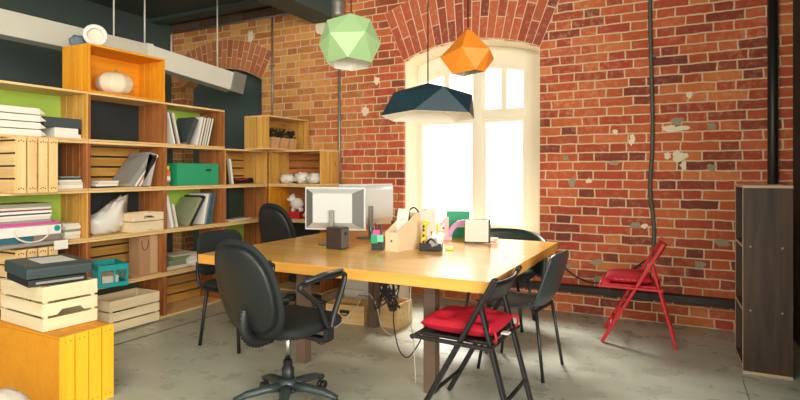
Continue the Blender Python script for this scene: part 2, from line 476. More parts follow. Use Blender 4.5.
# window: arched cream panel with lights
Y0, Y1 = YW+0.33, YW+0.40
GX0, GX1 = -2.585, -1.385
bm = BM()
e = 0.013
top = arc(WCX, WCZ, WR-0.014, PI/2+wa*0.98, PI/2-wa*0.98, 24)
def gtop(x): return 2.40-0.10*((x-WCX)/0.62)**2
GT = [(GX0+(GX1-GX0)*i/16, gtop(GX0+(GX1-GX0)*i/16)) for i in range(17)]
prism(bm, [(WX0+e, 2.18)]+top+[(WX1-e, 2.18)]+[(GX1, 2.18)]+list(reversed(GT))+[(GX0, 2.18)], Y0, Y1)
box(bm, WX0+e, GX0, Y0, Y1, WSILL, 2.18); box(bm, GX1, WX1-e, Y0, Y1, WSILL, 2.18)
box(bm, GX0, GX1, Y0, Y1, WSILL, WSILL+0.09)
win = struct('window_1', bm, M['winframe'])
bm = BM()
box(bm, -1.93, -1.845, Y0-0.012, Y1-0.01, WSILL+0.09, gtop(-1.89)); obj('mullion', bm, M['winframe'], win, bevel=0.006)
bm = BM()
box(bm, GX0, -1.93, Y0-0.010, Y1-0.012, 1.865, 1.945); box(bm, -1.845, GX1, Y0-0.010, Y1-0.012, 1.865, 1.945); obj('transom', bm, M['winframe'], win, bevel=0.006)
for x0, x1 in ((GX0, -1.93), (-1.845, GX1)):
    bm = BM()
    xm = (x0+x1)/2; s = 0.035
    box(bm, x0, x0+s, Y0+0.004, Y1-0.016, WSILL+0.09, 1.865); box(bm, x1-s, x1, Y0+0.004, Y1-0.016, WSILL+0.09, 1.865)
    box(bm, x0+s, x1-s, Y0+0.004, Y1-0.016, WSILL+0.09, WSILL+0.15); box(bm, x0+s, x1-s, Y0+0.004, Y1-0.016, 1.825, 1.865)
    sa = obj('sash', bm, M['winframe'], win, bevel=0.004)
    bm = BM(); box(bm, x0+s, x1-s, Y0+0.03, Y0+0.036, WSILL+0.15, 1.825); obj('pane', bm, M['glass'], sa)
    bm = BM()
    zt = lambda x: gtop(x)+0.002
    box(bm, x0, x0+0.025, Y0+0.004, Y1-0.016, 1.945, zt(x0+.012)-0.0); box(bm, x1-0.025, x1, Y0+0.004, Y1-0.016, 1.945, zt(x1-0.012))
    box(bm, xm-0.03, xm+0.03, Y0+0.004, Y1-0.016, 1.945, zt(xm))
    box(bm, x0+0.025, xm-0.03, Y0+0.004, Y1-0.016, 1.945, 1.965); box(bm, xm+0.03, x1-0.025, Y0+0.004, Y1-0.016, 1.945, 1.965)
    sa = obj('top_light', bm, M['winframe'], win, bevel=0.003)
    bm = BM(); box(bm, x0+0.02, x1-0.02, Y0+0.03, Y0+0.036, 1.96, gtop(xm)-0.005); obj('pane', bm, M['glass'], sa)
bm = BM(); box(bm, WX0+0.014, WX1-0.014, YW-0.03, Y0-0.001, WSILL-0.0, WSILL+0.035); obj('window_sill', bm, M['winframe'], win, bevel=0.006)

# peeled plaster spots on the wall (part of the wall)
def patch(bm, cx, cz, rx, rz, seed, mi):
    rn = random.Random(seed); pts = []
    for i in range(14):
        a = 2*PI*i/14; s = rn.uniform(0.55, 1.15)
        pts.append((cx+rx*s*math.cos(a), cz+rz*s*math.sin(a)))
    prism(bm, pts, YW-0.0035, YW+0.01, mi)
bm = BM()
PATCH = [(-0.028,1.673,.115,.034,0),(-0.006,1.728,.055,.046,1),(0.01,1.43,.062,.06,0),(0.04,1.36,.03,.05,0),(0.09,1.952,.028,.04,0),(-0.36,1.58,.028,.05,0),
 (-0.51,1.38,.05,.022,1),(-0.93,1.43,.035,.03,1),(-0.08,1.44,.03,.04,0),(0.247,1.68,.04,.04,1),(0.247,1.335,.04,.034,1),(-0.335,0.83,.05,.033,1),(-0.26,0.83,.03,.028,0),
 (-0.66,0.48,.07,.035,1),(-0.87,1.2,.04,.05,1),(-0.72,1.22,.03,.025,0),(-0.5,1.66,.03,.025,0),(-0.92,0.42,.04,.035,1),(0.32,.72,.07,.04,1),(0.16,0.52,.05,.04,1),(-0.64,0.33,.04,.03,1),
 (-3.70,2.97,.08,.11,0),(-3.62,2.78,.05,.08,0),(-4.78,2.98,.05,.12,0),(-3.1,1.98,.05,.06,0),(-2.95,2.3,.04,.05,0)]
for i, (a, b_, c, d, e_) in enumerate(PATCH): patch(bm, a, b_, c, d, i, e_)
struct('plaster_patch', bm, [M['plaster'], M['plasterg']], wall)

# trunking along the foot of the wall
bm = BM()
box(bm, -4.0, XR-0.001, YW-0.10, YW-0.001, 0.205, 0.265)
struct('baseboard_back', bm, plain('black metal trunking', (40,34,30), 0.5), bevel=0.006)
# conduits on the brick wall
def pipe(label, pts, r, mat, name='conduit', cat='conduit', clips=None, group=None):
    o = thing(name, label, cat, pts[0], group=group)
    b0 = Vector(pts[0])
    bm = BM(); tube(bm, [Vector(p)-b0 for p in pts], r, 8); obj('pipe', bm, mat, o)
    for c in clips or []:
        bm = BM(); c = Vector(c)-b0; box(bm, c.x-0.03, c.x+0.03, c.y-r*1.1, c.y+r*1.1, c.z-0.012, c.z+0.012); obj('clip', bm, mat, o)
    return o
pipe('thin grey conduit on yellowish brick right of the green niche', [(-4.41, YW-0.015, 1.6), (-4.41, YW-0.015, 3.19)], 0.012, M['greymetal'], clips=[(-4.41, YW-0.012, 2.6)])
pipe('grey conduit below the pale green pendant, left of window', [(-3.43, YW-0.016, 0.3), (-3.43, YW-0.016, 3.03)], 0.015, M['greymetal'], clips=[(-3.43, YW-0.012, 1.9)])
pipe('horizontal grey conduit high above the niche arch', [(-6.15, YW-0.016, 3.2), (-3.82, YW-0.016, 3.2)], 0.014, M['greymetal'])
pipe('short pale pipe in the upper corner beside the niche arch', [(-6.165, YW-0.03, 2.86), (-6.165, YW-0.03, 3.18)], 0.014, M['duct'])
pts = catmull([(-0.2, YW-0.02, 3.3), (-0.215, YW-0.02, 2.7), (-0.205, YW-0.02, 2.2), (-0.195, YW-0.02, 1.6), (-0.215, YW-0.02, 1.15), (-0.185, YW-0.02, 0.85), (-0.19, YW-0.02, 0.56)], 5)
pipe('wavy dark cable conduit running down brick above the red chair', pts, 0.016, plain('dark grey conduit', (84,80,72), 0.5), clips=[(-0.2, YW-0.012, 2.3), (-0.21, YW-0.012, 1.3)])
pipe('thick black vertical pipe on brick behind the bookcase', [(0.665, YW-0.04, 0.0), (0.665, YW-0.04, 3.3)], 0.036, M['black'], name='riser_pipe', cat='pipe')
# flue stub by the ceiling beam
o = thing('vent_stub', 'crumpled silver vent stub on brick beside the ceiling beam', 'vent', (-3.40, YW-0.09, 3.13))
bm = BM(); lathe(bm, [(0.075,-0.10),(0.085,-0.05),(0.078,0.0),(0.088,0.06),(0.08,0.12)], 16); obj('collar', bm, M['greymetal'], o)
bm = BM(); box(bm, -0.03, 0.03, 0.05, 0.089, -0.03, 0.03); obj('bracket', bm, M['greymetal'], o)
# loose black cord along the wall behind the red chair
bm = BM(); tube(bm, catmull([(-1.02, YW-0.03, 0.52), (-0.86, YW-0.035, 0.36), (-0.66, YW-0.035, 0.30), (-0.45, YW-0.03, 0.36), (-0.29, YW-0.025, 0.50), (-0.21, YW-0.05, 0.56)], 6), 0.007, 6)
tag(obj('power_cord', bm, M['cableb']), 'black cord looping along brick wall behind the red chair', 'cord')

# suspended sheet metal duct with rods
o = thing('cable_duct', 'long cream metal duct hung from rods above the shelves', 'duct', (-5.0, 3.85, 2.425))
bm = BM(); box(bm, -0.09, 0.09, -5.5, 0.0, 0, 0.21); obj('straight_duct', bm, M['duct'], o, bevel=0.004)
bm = BM(); bar(bm, (0.0, -0.01, 0.105), (0.40, 0.93, -0.10), 0.18, 0.21); obj('angled_duct', bm, M['duct'], o, bevel=0.004)
bm = BM(); bar(bm, (0.355, 0.825, -0.077), (0.415, 0.965, -0.108), 0.205, 0.235); obj('end_cap', bm, M['greymetal'], o, bevel=0.004)
bm = BM(); bar(bm, (-0.01, -0.04, 0.105), (0.015, 0.03, 0.10), 0.20, 0.23); obj('joint_collar', bm, M['duct'], o, bevel=0.003)
for p, q in (((-0.0, -0.37, 0.2), 0.92), ((0.0, -0.02, 0.2), 0.92), ((0.3, 0.70, 0.0), 0.92)):
    bm = BM(); tube(bm, [p, (p[0], p[1], q-0.001)], 0.009, 6); obj('hanging_rod', bm, M['duct'], o)

# ------------------------------------------------------------------ shelf of crates
SX = -4.08; SD = 0.34; TH = 0.017; PZ = 0.385
CY = [1.907, 2.627, 3.335, 4.05, 4.69]
def crate(label, loc, rz, W, Hh=PZ, D=SD, board=None, side=None, back=None, backm=None, group='crate units of the shelf wall', name='shelf_crate', nslat=4, boardm2=None):
    """opening faces local +x; origin at base centre of the front edge"""
    board = board or M['pine']
    o = thing(name, label, 'crate', loc, rz, group)
    g = 0.0015
    w = W/2-g
    bm = BM(); box(bm, -D, 0, -w, w, 0, TH); obj('bottom_board', bm, board, o, bevel=0.002)
    bm = BM(); box(bm, -D, 0, -w, w, Hh-g-TH, Hh-g); obj('top_board', bm, board, o, bevel=0.002)
    for s in (-1, 1):
        bm = BM(); sw = D/nslat
        for i in range(nslat):
            x1 = -i*sw; x0 = -(i+1)*sw+(0.013 if i < nslat-1 else 0)
            if s > 0: box(bm, x0, x1, w-TH, w, TH, Hh-g-TH)
            else: box(bm, x0, x1, -w, -w+TH, TH, Hh-g-TH)
        obj('side_panel', bm, side or M['honey'], o, bevel=0.002)
    if back == 'slat':
        bm = BM(); n = 4; hh = (Hh-2*TH-g)/n
        for i in range(n): box(bm, -D, -D+0.012, -w+TH, w-TH, TH+i*hh+0.006, TH+(i+1)*hh-0.010)
        obj('back_panel', bm, backm, o, bevel=0.001)
        # what closes the gaps is the dark wall far behind
    elif back == 'panel':
        bm = BM(); box(bm, -D, -D+0.008, -w+TH, w-TH, TH, Hh-g-TH); obj('back_panel', bm, backm, o)
    elif back == 'half':
        bm = BM(); box(bm, -D, -D+0.008, -w+TH, 0, TH, Hh-g-TH); obj('back_panel', bm, backm, o)
    return o
def cy(c): return (CY[c]+CY[c+1])/2
def cw(c): return CY[c+1]-CY[c]
def unit(c, r, label, **kw):
    if r == 0: kw.setdefault('board', M['pine'])
    return crate(label, (SX+0.001*((c+r) % 3), cy(c), r*PZ), 0, cw(c), **kw)
# nearest column: narrow open halves beside slat-fronted crates
unit(0, 4, 'lime-backed shelf crate at far left holding white boxes', side=M['honey'], back='panel', backm=M['lime'])
unit(0, 2, 'lime-backed shelf crate at far left holding the magazine pile', side=M['honey'], back='panel', backm=M['lime'])
unit(0, 0, 'floor-level shelf crate behind the raw wood crate and printer', side=M['brown'], back='panel', backm=M['backdark'])
yn = 2.345
crate('narrow shelf crate with a paper pile, right of upper slatted crate', (SX, (yn+CY[1])/2, 3*PZ), 0, CY[1]-yn, side=M['brown'], back='panel', backm=M['backdark'])
crate('narrow brown shelf crate behind the printer, right of lower slatted crate', (SX, (yn+CY[1])/2, 1*PZ), 0, CY[1]-yn, side=M['brown'], back='panel', backm=M['backdark'])
def slat_front(label, z, rowgap):
    """crate standing with a face of four upright slats towards the room"""
    o = thing('slatted_crate', label, 'crate', (SX+0.10, (2.055+yn)/2, z), 0, 'crate units of the shelf wall')
    W = (yn-2.055-0.004)/2; h = PZ-0.003
    for za in (0, h-0.016):
        bm = BM(); box(bm, -0.38, -0.016, -W, W, za, za+0.016); obj('end_board', bm, M['pine'], o, bevel=0.002)
    for s in (-1, 1):
        bm = BM()
        for i in range(4):
            z0 = 0.016+i*(h-0.032)/4; z1 = z0+(h-0.032)/4-0.012
            box(bm, -0.38, -0.016, (W-0.014) if s > 0 else -W, W if s > 0 else -W+0.014, z0, z1)
        obj('side_panel', bm, M['pinex'], o)
    n = 4; sw = 2*W/n
    for i in range(n):
        y0 = -W+i*sw+0.004; y1 = -W+(i+1)*sw-0.008
        bm = BM(); box(bm, -0.016, 0, y0, y1, 0, h)
        for zz in (0.028, h-0.028):
            for k in (0.25, 0.5, 0.75):
                lathe(bm, [(0.0045, 0.0), (0.0045, 0.0015)], 8, Matrix.Translation((0, y0+(y1-y0)*k, zz+(0.006 if k == 0.5 else 0))) @ Matrix.Rotation(PI/2, 4, 'Y'), 1)
        obj('slat', bm, [M['pinez'], M['black']], o)
    return o
slat_front('pine crate with upright slats facing out, between the two lime cells', 3*PZ+0.001, 0)
slat_front('pine crate with upright slats facing out, behind the printer', 1*PZ+0.001, 0)
# second column
unit(1, 4, 'empty dark-backed shelf crate directly under the orange crate', side=M['brown'], back='panel', backm=M['backdark'])
unit(1, 3, 'slat-backed shelf crate holding leaning grey folders', side=M['brown'], back='slat', backm=M['honeyy'])
unit(1, 2, 'dark-backed shelf crate holding the white plastic bag', side=M['brown'], back='panel', backm=M['backdark'])
unit(1, 1, 'slat-backed shelf crate holding the brown paper bag', side=M['brown'], back='slat', backm=M['honeyy'])
unit(1, 0, 'green-backed shelf crate on the floor around a raw wood crate', side=M['brown'], back='panel', backm=plain('moss green paint', (70,84,60), 0.6))
ob = crate('bright orange crate on top of the shelf with white pumpkin', (SX, cy(1), 5*PZ), 0, cw(1), Hh=PZ, board=M['orange'], side=M['orangez'], back='panel', backm=M['orange'])
# third column
unit(2, 4, 'lime-backed shelf crate holding magazines, top of third column', side=M['brown'], back='panel', backm=M['lime'])
unit(2, 3, 'open-backed shelf crate holding the emerald box', side=M['brown'], back='half', backm=M['backdark'])
unit(2, 2, 'lime-backed shelf crate holding sage and blue folders', side=M['brown'], back='panel', backm=M['lime'])
unit(2, 1, 'shelf crate holding a flat heap of papers and a foil bag', side=M['brown'], back='half', backm=M['backdark'])
unit(2, 0, 'empty slat-backed shelf crate on the floor beside the office chairs', side=M['brown'], back='slat', backm=M['honeyy'])
# fourth column
unit(3, 3, 'slat-backed shelf crate holding two folders and a black cable heap', side=M['honey'], back='slat', backm=M['honeyy'])
unit(3, 2, 'shelf crate with glassy green back above the lime cell', side=M['brown'], back='panel', backm=M['dglass'])
unit(3, 1, 'small lime-backed shelf crate behind the black chairs', side=M['brown'], back='panel', backm=M['lime'])
unit(3, 0, 'floor-level shelf crate hidden behind the black chairs', side=M['brown'], back='panel', backm=M['backdark'])
bm = BM(); box(bm, 0, 0.012, -0.055, 0.055, 0, 0.34)
tag(obj('blue_board', bm, plain('navy board', (24,50,74), 0.5)), 'narrow navy board at back of the glassy green shelf cell', 'board').location = (SX-SD+0.011, 4.37, 2*PZ+TH)
# corner crates against the brick wall, opening towards the room
CX0, CX1 = -4.075, -3.36
for r, lab, kw in ((3, 'corner shelf crate with white paper lumps, against the brick wall', dict(side=M['honey'], back='slat', backm=M['browny'])),
                   (2, 'corner shelf crate with yellow side and white pig ornament', dict(side=M['yellowb'], back='slat', backm=M['browny'])),
                   (1, 'corner shelf crate at knee height behind the far office chair', dict(side=M['brown'], back='panel', backm=M['backdark'])),
                   (0, 'lowest corner shelf crate on floor by the brick wall', dict(side=M['brown'], back='panel', backm=M['backdark']))):
    crate(lab, ((CX0+CX1)/2, 4.70, r*PZ), -PI/2, CX1-CX0, board=M['pinex'], **kw)
crate('pine crate with three card planters on top of the corner shelf', (-3.83, 4.77, 4*PZ), R(-1), 0.70, Hh=0.365, D=0.34, board=M['pine'], side=M['honey'], back='slat', backm=M['honeyy'])

# ------------------------------------------------------------------ contents of the shelf
def slab(name, label, cat, mat, loc, sx, sy, sz, rz=0, group=None, mats=None, bevel=0.0015):
    """flat thing lying on something, origin at base centre"""
    bm = BM(); box(bm, -sx/2, sx/2, -sy/2, sy/2, 0, sz)
    o = obj(name, bm, mats or mat, None, bevel=bevel); o.location = loc; o.rotation_euler.z = rz
    return tag(o, label, cat, group)
def volume(name, label, cat, mat, pages, y, z, x, t, h, d, tilt, group=None):
    """upright book or folder, spine to the room; tilt > 0 leans its top to the right"""
    a, b_ = (-t, 0.0) if tilt > 0 else (0.0, t)
    c = min(0.003, t*0.2)
    bm = BM()
    box(bm, -d, 0, a, a+c, 0, h, 0); box(bm, -d, 0, b_-c, b_, 0, h, 0); box(bm, -c, 0, a+c, b_-c, 0, h, 0)
    box(bm, -d+0.004, -c, a+c, b_-c, 0.003, h-0.004, 1)
    o = obj(name, bm, [mat, pages], None); o.location = (x, y, z); o.rotation_euler.x = R(-tilt)
    return tag(o, label, cat, group)
ORD = ['first', 'second', 'third', 'fourth', 'fifth', 'sixth', 'seventh', 'eighth', 'ninth', 'tenth', 'eleventh', 'twelfth', 'thirteenth', 'fourteenth', 'fifteenth', 'sixteenth']
def run(items, y, z, x, tilt, where, group, start=0, total=None):
    """items: (name, adjective, material, thickness, height, depth)"""
    for i, (nm, adj, mt, t, h, d) in enumerate(items):
        cs = math.cos(R(abs(tilt)))
        if tilt > 0: y += t/cs+0.001; yy = y
        else: yy = y; y += t/cs+0.001
        volume(nm, f'{adj} {nm.replace("_", " ")}, {ORD[start+i]} from left in {where}', nm.split('_')[-1], mt, M['white'], yy, z, x, t, h, d, tilt, group)
    return y
z4, z3, z2, z1, z0 = 4*PZ+TH+0.001, 3*PZ+TH+0.001, 2*PZ+TH+0.001, PZ+TH+0.001, TH+0.001
FX = SX-0.03
# -- third column top: magazines
W_ = 'the top lime cell of third column'; G_ = 'magazines in the top lime cell'
y = 3.385
y = run([('magazine', 'white', M['white'], .016, .29, .22), ('magazine', 'black', M['black'], .014, .28, .22), ('magazine', 'grey', M['grey'], .014, .29, .22), ('magazine', 'white', M['offwhite'], .022, .29, .22)], y+0.07, z4, FX, -14, W_, G_)
y = run([('folder', 'large black', M['dgrey'], .05, .27, .24)], y+0.05, z4, FX, 24, W_, G_, 4)
y = run([('magazine', 'white', M['white'], .02, .28, .22), ('magazine', 'pale grey', M['grey'], .014, .29, .22), ('magazine', 'white', M['white'], .018, .28, .22), ('magazine', 'black', M['black'], .012, .29, .22), ('magazine', 'white', M['offwhite'], .018, .28, .22), ('magazine', 'grey', M['grey'], .012, .29, .22), ('magazine', 'white', M['white'], .014, .28, .22), ('magazine', 'dark', M['dgrey'], .012, .29, .22), ('magazine', 'white', M['white'], .018, .28, .22), ('magazine', 'black', M['black'], .014, .28, .22)], y+0.075, z4, FX, 15, W_, G_, 5)
# -- third column, third cell: sage and blue folders
W_ = 'the lime cell with sage folders'; G_ = 'folders in the lower lime cell'
y = run([('folder', 'white', M['white'], .03, .30, .24), ('folder', 'grey', M['grey'], .02, .26, .24), ('folder', 'white', M['offwhite'], .024, .22, .22)], 3.37+0.055, z2, FX, -12, W_, G_)
y = run([('folder', 'sage green', M['olive'], .03, .30, .26), ('folder', 'black', M['black'], .03, .32, .26)], y+0.08, z2, FX, 33, W_, G_, 3)
y = run([('folder', 'white', M['white'], .024, .30, .24), ('folder', 'grey blue', M['grey'], .02, .31, .24), ('folder', 'petrol blue', M['blue'], .022, .31, .24), ('folder', 'dark blue', M['dgrey'], .02, .30, .24), ('folder', 'blue', M['blue'], .02, .30, .24)], y+0.125, z2, FX, 12, W_, G_, 5)
# -- second column: grey folders leaning far right
W_ = 'the slat-backed cell of grey folders'; G_ = 'leaning grey folders'
volume('folder', 'large grey folder leaning over paper pile, left of the grey ones', 'folder', M['grey'], M['white'], 3.04, z3, FX, .05, .33, .26, 38, G_)
y = 3.045
y = run([('folder', 'white', M['white'], .018, .33, .25), ('folder', 'red edged', plain('dusty red card', (168,84,78), .6), .012, .33, .25), ('folder', 'white', M['offwhite'], .018, .33, .25)], y, z3, FX, 34, W_, G_, 1)
y = run([('folder', 'grey', M['grey'], .04, .30, .25), ('folder', 'pale grey', plain('light grey card', (186,184,178), .6), .04, .29, .25)], y+0.015, z3, FX, 14, W_, G_, 4)
# papers lying left in that cell
for i, (mt, sz, nm, adj) in enumerate(((M['black'], .012, 'folder', 'black'), (M['white'], .016, 'paper_stack', 'white'), (M['offwhite'], .014, 'paper_stack', 'cream'), (M['white'], .014, 'paper_stack', 'white'))):
    slab(nm, f'flat {adj} {nm.replace("_", " ")}, {ORD[i]} from bottom below the leaning grey folders', 'paper', mt, (FX-0.12, 2.80+0.008*i, z3+sum((.012,.016,.014,.014)[:i])), .22, .20-0.01*i, sz-0.0005, R(3*i-3), 'papers under the grey folders')
# -- fourth column: two folders and a cable heap
run([('folder', 'black', M['black'], .02, .29, .24), ('folder', 'grey', M['grey'], .03, .28, .24), ('folder', 'white', M['white'], .028, .26, .24)], 4.085+0.04, z3, FX, -9, 'the slatted cell of fourth column', 'folders beside the cable heap')
def squiggle(seed, c, ext, n, k=5):
    rn = random.Random(seed)
    return catmull([(c[0]+rn.uniform(-1, 1)*ext[0], c[1]+rn.uniform(-1, 1)*ext[1], c[2]+rn.uniform(-1, 1)*ext[2]) for _ in range(n)], k)
o = thing('cable_heap', 'heap of black and red cables in the slatted fourth-column cell', 'cables', (FX-0.10, 4.40, z3))
bm = BM(); tube(bm, squiggle(3, (0, 0, .035), (.07, .16, .022), 26), 0.008, 6); obj('black_cable', bm, M['cableb'], o)
bm = BM(); tube(bm, squiggle(5, (0, 0, .03), (.07, .16, .018), 16), 0.0085, 6); obj('black_cable', bm, M['cableb'], o)
bm = BM(); tube(bm, squiggle(4, (0.01, -0.02, .045), (.06, .12, .018), 9), 0.007, 6); obj('red_cable', bm, M['red'], o)
# -- top left: four white flat boxes, one grey box on a white one
for i in range(4):
    o = thing('mail_box', f'flat white card box, {ORD[i]} from bottom of the white pile at far left', 'box', (FX-0.14, (2.125, 2.12, 2.12, 2.115)[i], z4+i*0.052), R((-2, 1, -1, 2)[i]), 'white card boxes')
    bm = BM(); box(bm, -.14, .14, -.17, .17, 0, .046); obj('body', bm, M['white'], o, bevel=0.003)
    bm = BM(); prism(bm, [(.171, .003), (.215, .010), (.171, .044)], -.13, .13, axes='yz'); obj('tuck_flap', bm, M['offwhite'], o)
o = thing('storage_box', 'long white box under dark grey lid, right of white pile', 'box', (FX-0.13, 2.485, z4), 0)
bm = BM(); box(bm, -.12, .12, -.09, .11, 0, .075); obj('body', bm, M['white'], o, bevel=0.003)
bm = BM(); box(bm, -.122, .122, -.165, .112, .0755, .15); obj('lid', bm, M['dgrey'], o, bevel=0.004)
bm = BM(); box(bm, .1225, .127, .085, .105, .03, .075); obj('clasp', bm, M['black'], o)
bm = BM(); box(bm, -.10, .10, -.05, .05, 0, .135)
o = obj('storage_box', bm, M['black'], None, bevel=0.004); o.location = (FX-0.15, 2.33, z4) if False else (SX-0.25, 2.348-0.028, z4)
bpy.data.objects.remove(o)
# -- narrow cell: paper pile
hh = 0
for i, (mt, t, adj, nm) in enumerate(((M['white'], .03, 'white', 'paper_stack'), (M['offwhite'], .022, 'cream', 'paper_stack'), (M['white'], .016, 'white', 'paper_stack'), (M['dgrey'], .016, 'dark', 'folder'), (M['grey'], .01, 'grey', 'folder'))):
    slab(nm, f'{adj} {nm.replace("_"," ")}, {ORD[i]} from bottom in narrow cell by slatted crate', 'paper', mt, (FX-0.12, 2.508, z3+hh), .24, .19-.008*i, t-0.0005, R((0, 2, -2, 3, -1)[i]), 'papers in the narrow cell'); hh += t
# -- lime cell: magazine pile, picture folder, etc
zz = z2
o = thing('picture_book', 'large grey folder lying at the bottom of the magazine pile', 'folder', (FX-0.10, 2.20, zz), R(1))
bm = BM(); box(bm, -.16, .255, -.27, .20, 0, .022); obj('cover', bm, M['grey'], o, bevel=0.003)
bm = BM(); box(bm, .2555, .2575, .09, .19, -.045, .02); obj('paper_tab', bm, M['white'], o)
zz += .0225
slab('folder', 'teal folder in the magazine pile below the white carry case', 'folder', M['blue'], (FX-0.08, 2.08, zz), .30, .24, .04, 0)
slab('folder', 'grey-brown folder in the magazine pile right of teal folder', 'folder', plain('taupe card', (150,132,122), .6), (FX-0.08, 2.295, zz), .30, .18, .04, 0)
zz += .0405
o = thing('carry_case', 'white carry case with rope handle and turquoise dot, in pile', 'case', (FX-0.06, 2.215, zz), R(-1))
bm = BM(); box(bm, -.14, .15, -.27, .17, 0, .068); obj('body', bm, M['white'], o, bevel=0.004)
bm = BM(); tube(bm, catmull([(.152, -.15, .045), (.175, -.14, .0), (.182, -.08, -.035), (.182, -.0, -.035), (.175, .06, .0), (.152, .07, .05)], 6), .006, 8); obj('handle', bm, M['offwhite'], o)
bm = BM(); lathe(bm, [(.022, 0), (.022, .0015)], 20, Matrix.Translation((.150, .14, .042)) @ Matrix.Rotation(PI/2, 4, 'Y')); obj('turquoise_dot', bm, M['teal'], o)
zz += .0685
MG = [(M['pink'], .022, 'magenta', .46), (M['grey'], .018, 'grey', .38), (M['offwhite'], .022, 'cream', .37), (M['white'], .014, 'white', .38), (M['dgrey'], .010, 'dark grey', .37), (M['white'], .018, 'white', .38), (plain('wine card', (140,70,78), .6), .010, 'wine red', .38), (M['offwhite'], .016, 'cream', .37), (M['grey'], .014, 'pale grey', .38), (M['olive'], .012, 'sage green', .38)]
for i, (mt, t, adj, ln) in enumerate(MG):
    slab('magazine', f'{adj} magazine, {ORD[i]} from bottom of pile on the white carry case', 'magazine', mt, (FX-0.09, 2.155+(0.02 if i == 0 else 0.006*(i % 2)), zz), .24, ln, t-.0005, R((2, -1, 1, -2, 1, 0, 2, -1, 1, 0)[i]), 'magazines on the carry case'); zz += t
hh = 0
for i, (mt, t, adj) in enumerate(((M['offwhite'], .03, 'cream'), (M['white'], .025, 'white'), (M['olive'], .018, 'sage'), (M['white'], .026, 'white'), (M['offwhite'], .02, 'cream'))):
    slab('paper_stack', f'{adj} paper stack, {ORD[i]} from bottom, right of the white carry case', 'paper', mt, (FX-0.13, 2.53, z2+hh), .22, .125, t-.0005, R((0, 4, -3, 5, -2)[i]), 'papers right of carry case'); hh += t
# -- second column: bag, small box, paper bag, teal basket, raw crate
bm = BM(); blob(bm, (0, 0, .10), (.10, .17, .11), None, 11, .22, 26, 18, -.10)
for v in bm.verts:
    v.co.y -= 0.0
    if v.co.z > .11: v.co.y += (v.co.z-.11)*1.0; v.co.z += max(0, v.co.y)*.55
o = obj('plastic_bag', bm, M['bag']); o.location = (FX-0.13, 2.86, z2); tag(o, 'crumpled white plastic bag in dark-backed shelf cell', 'bag')
def openbox(bm, sx, sy, sz, t, mi=0):
    box(bm, -sx/2, sx/2, -sy/2, sy/2, 0, t, mi)
    box(bm, -sx/2, -sx/2+t, -sy/2, sy/2, t, sz, mi); box(bm, sx/2-t, sx/2, -sy/2, sy/2, t, sz, mi)
    box(bm, -sx/2+t, sx/2-t, -sy/2, -sy/2+t, t, sz, mi); box(bm, -sx/2+t, sx/2-t, sy/2-t, sy/2, t, sz, mi)
o = thing('wooden_box', 'small raw wood box with black stamp beside the white bag', 'box', (SX-0.09, 3.16, z2), 0)
for q, (za, zb) in enumerate(((0, .085), (.092, .16))):
    bm = BM(); openbox(bm, .2, .30, zb-za, .009)
    for v in bm.verts: v.co.z += za
    obj('board_ring', bm, M['raw'], o, bevel=.0015)
bm = BM()
for dy in (-.02, .0, .02): tube(bm, catmull([(.1005, dy-.028, .122), (.1005, dy-.012, .132), (.1005, dy+.012, .128), (.1005, dy+.028, .12)], 4), .0035, 5)
bar(bm, (.1005, -.05, .116), (.1005, .05, .116), .003); obj('black_stamp', bm, M['black'], o)
o = thing('paper_bag', 'upright brown kraft paper bag in slat-backed shelf cell', 'bag', (FX-0.09, 3.185, z1), R(3))
bm = BM(); prism(bm, [(-.13, 0), (.125, 0), (.125, .335), (-.13, .33)], -.07, .06, axes='yz')
bm.free(); bm = BM(); box(bm, -.07, .06, -.07, .04, 0, .335); obj('front_panel', bm, M['kraft'], o)
bm = BM(); prism(bm, [(.04, 0), (.122, 0), (.122, .335), (.04, .335)], -.068, .058, axes='yz'); obj('gusset', bm, plain('pale kraft', (206,170,132), .8), o)
bm = BM(); tube(bm, catmull([(.062, -.05, .30), (.066, -.045, .24), (.066, -.02, .215), (.066, .01, .24), (.062, .02, .30)], 5), .003, 6); obj('handle', bm, plain('dark twine', (80,48,34), .8), o)
o = thing('basket', 'teal plastic basket poking out beside the printer', 'basket', (SX+0.01, 2.775, PZ+TH+.001), R(-18))
bm = BM()
box(bm, -.16, .16, -.105, .105, 0, .006)
for s in (-1, 1):
    for za, zb in ((.006, .035), (.13, .165)): box(bm, -.16, .16, s*.105-.004, s*.105+.004, za, zb)
    for k in range(7): box(bm, -.16+k*.0525-(.0 if k < 6 else .005), -.15+k*.0525-(.0 if k < 6 else .005), s*.105-.004, s*.105+.004, .035, .13)
for s in (-1, 1):
    for za, zb in ((.006, .035), (.13, .165)): box(bm, s*.16-.004, s*.16+.004, -.105, .105, za, zb)
    for k in (-.101, -.0, .09): box(bm, s*.16-.004, s*.16+.004, k, k+.011, .035, .13)
obj('body', bm, M['teal'], o)
bm = BM(); box(bm, -.166, .166, -.112, -.100, .165, .175); box(bm, -.166, .166, .100, .112, .165, .175); box(bm, -.166, -.154, -.10, .10, .165, .175); box(bm, .154, .166, -.10, .10, .165, .175); obj('rim', bm, M['teal'], o, bevel=.002)
bm = BM(); box(bm, -.12, .08, -.06, .06, .0065, .075); obj('white_card', bm, M['offwhite'], o)

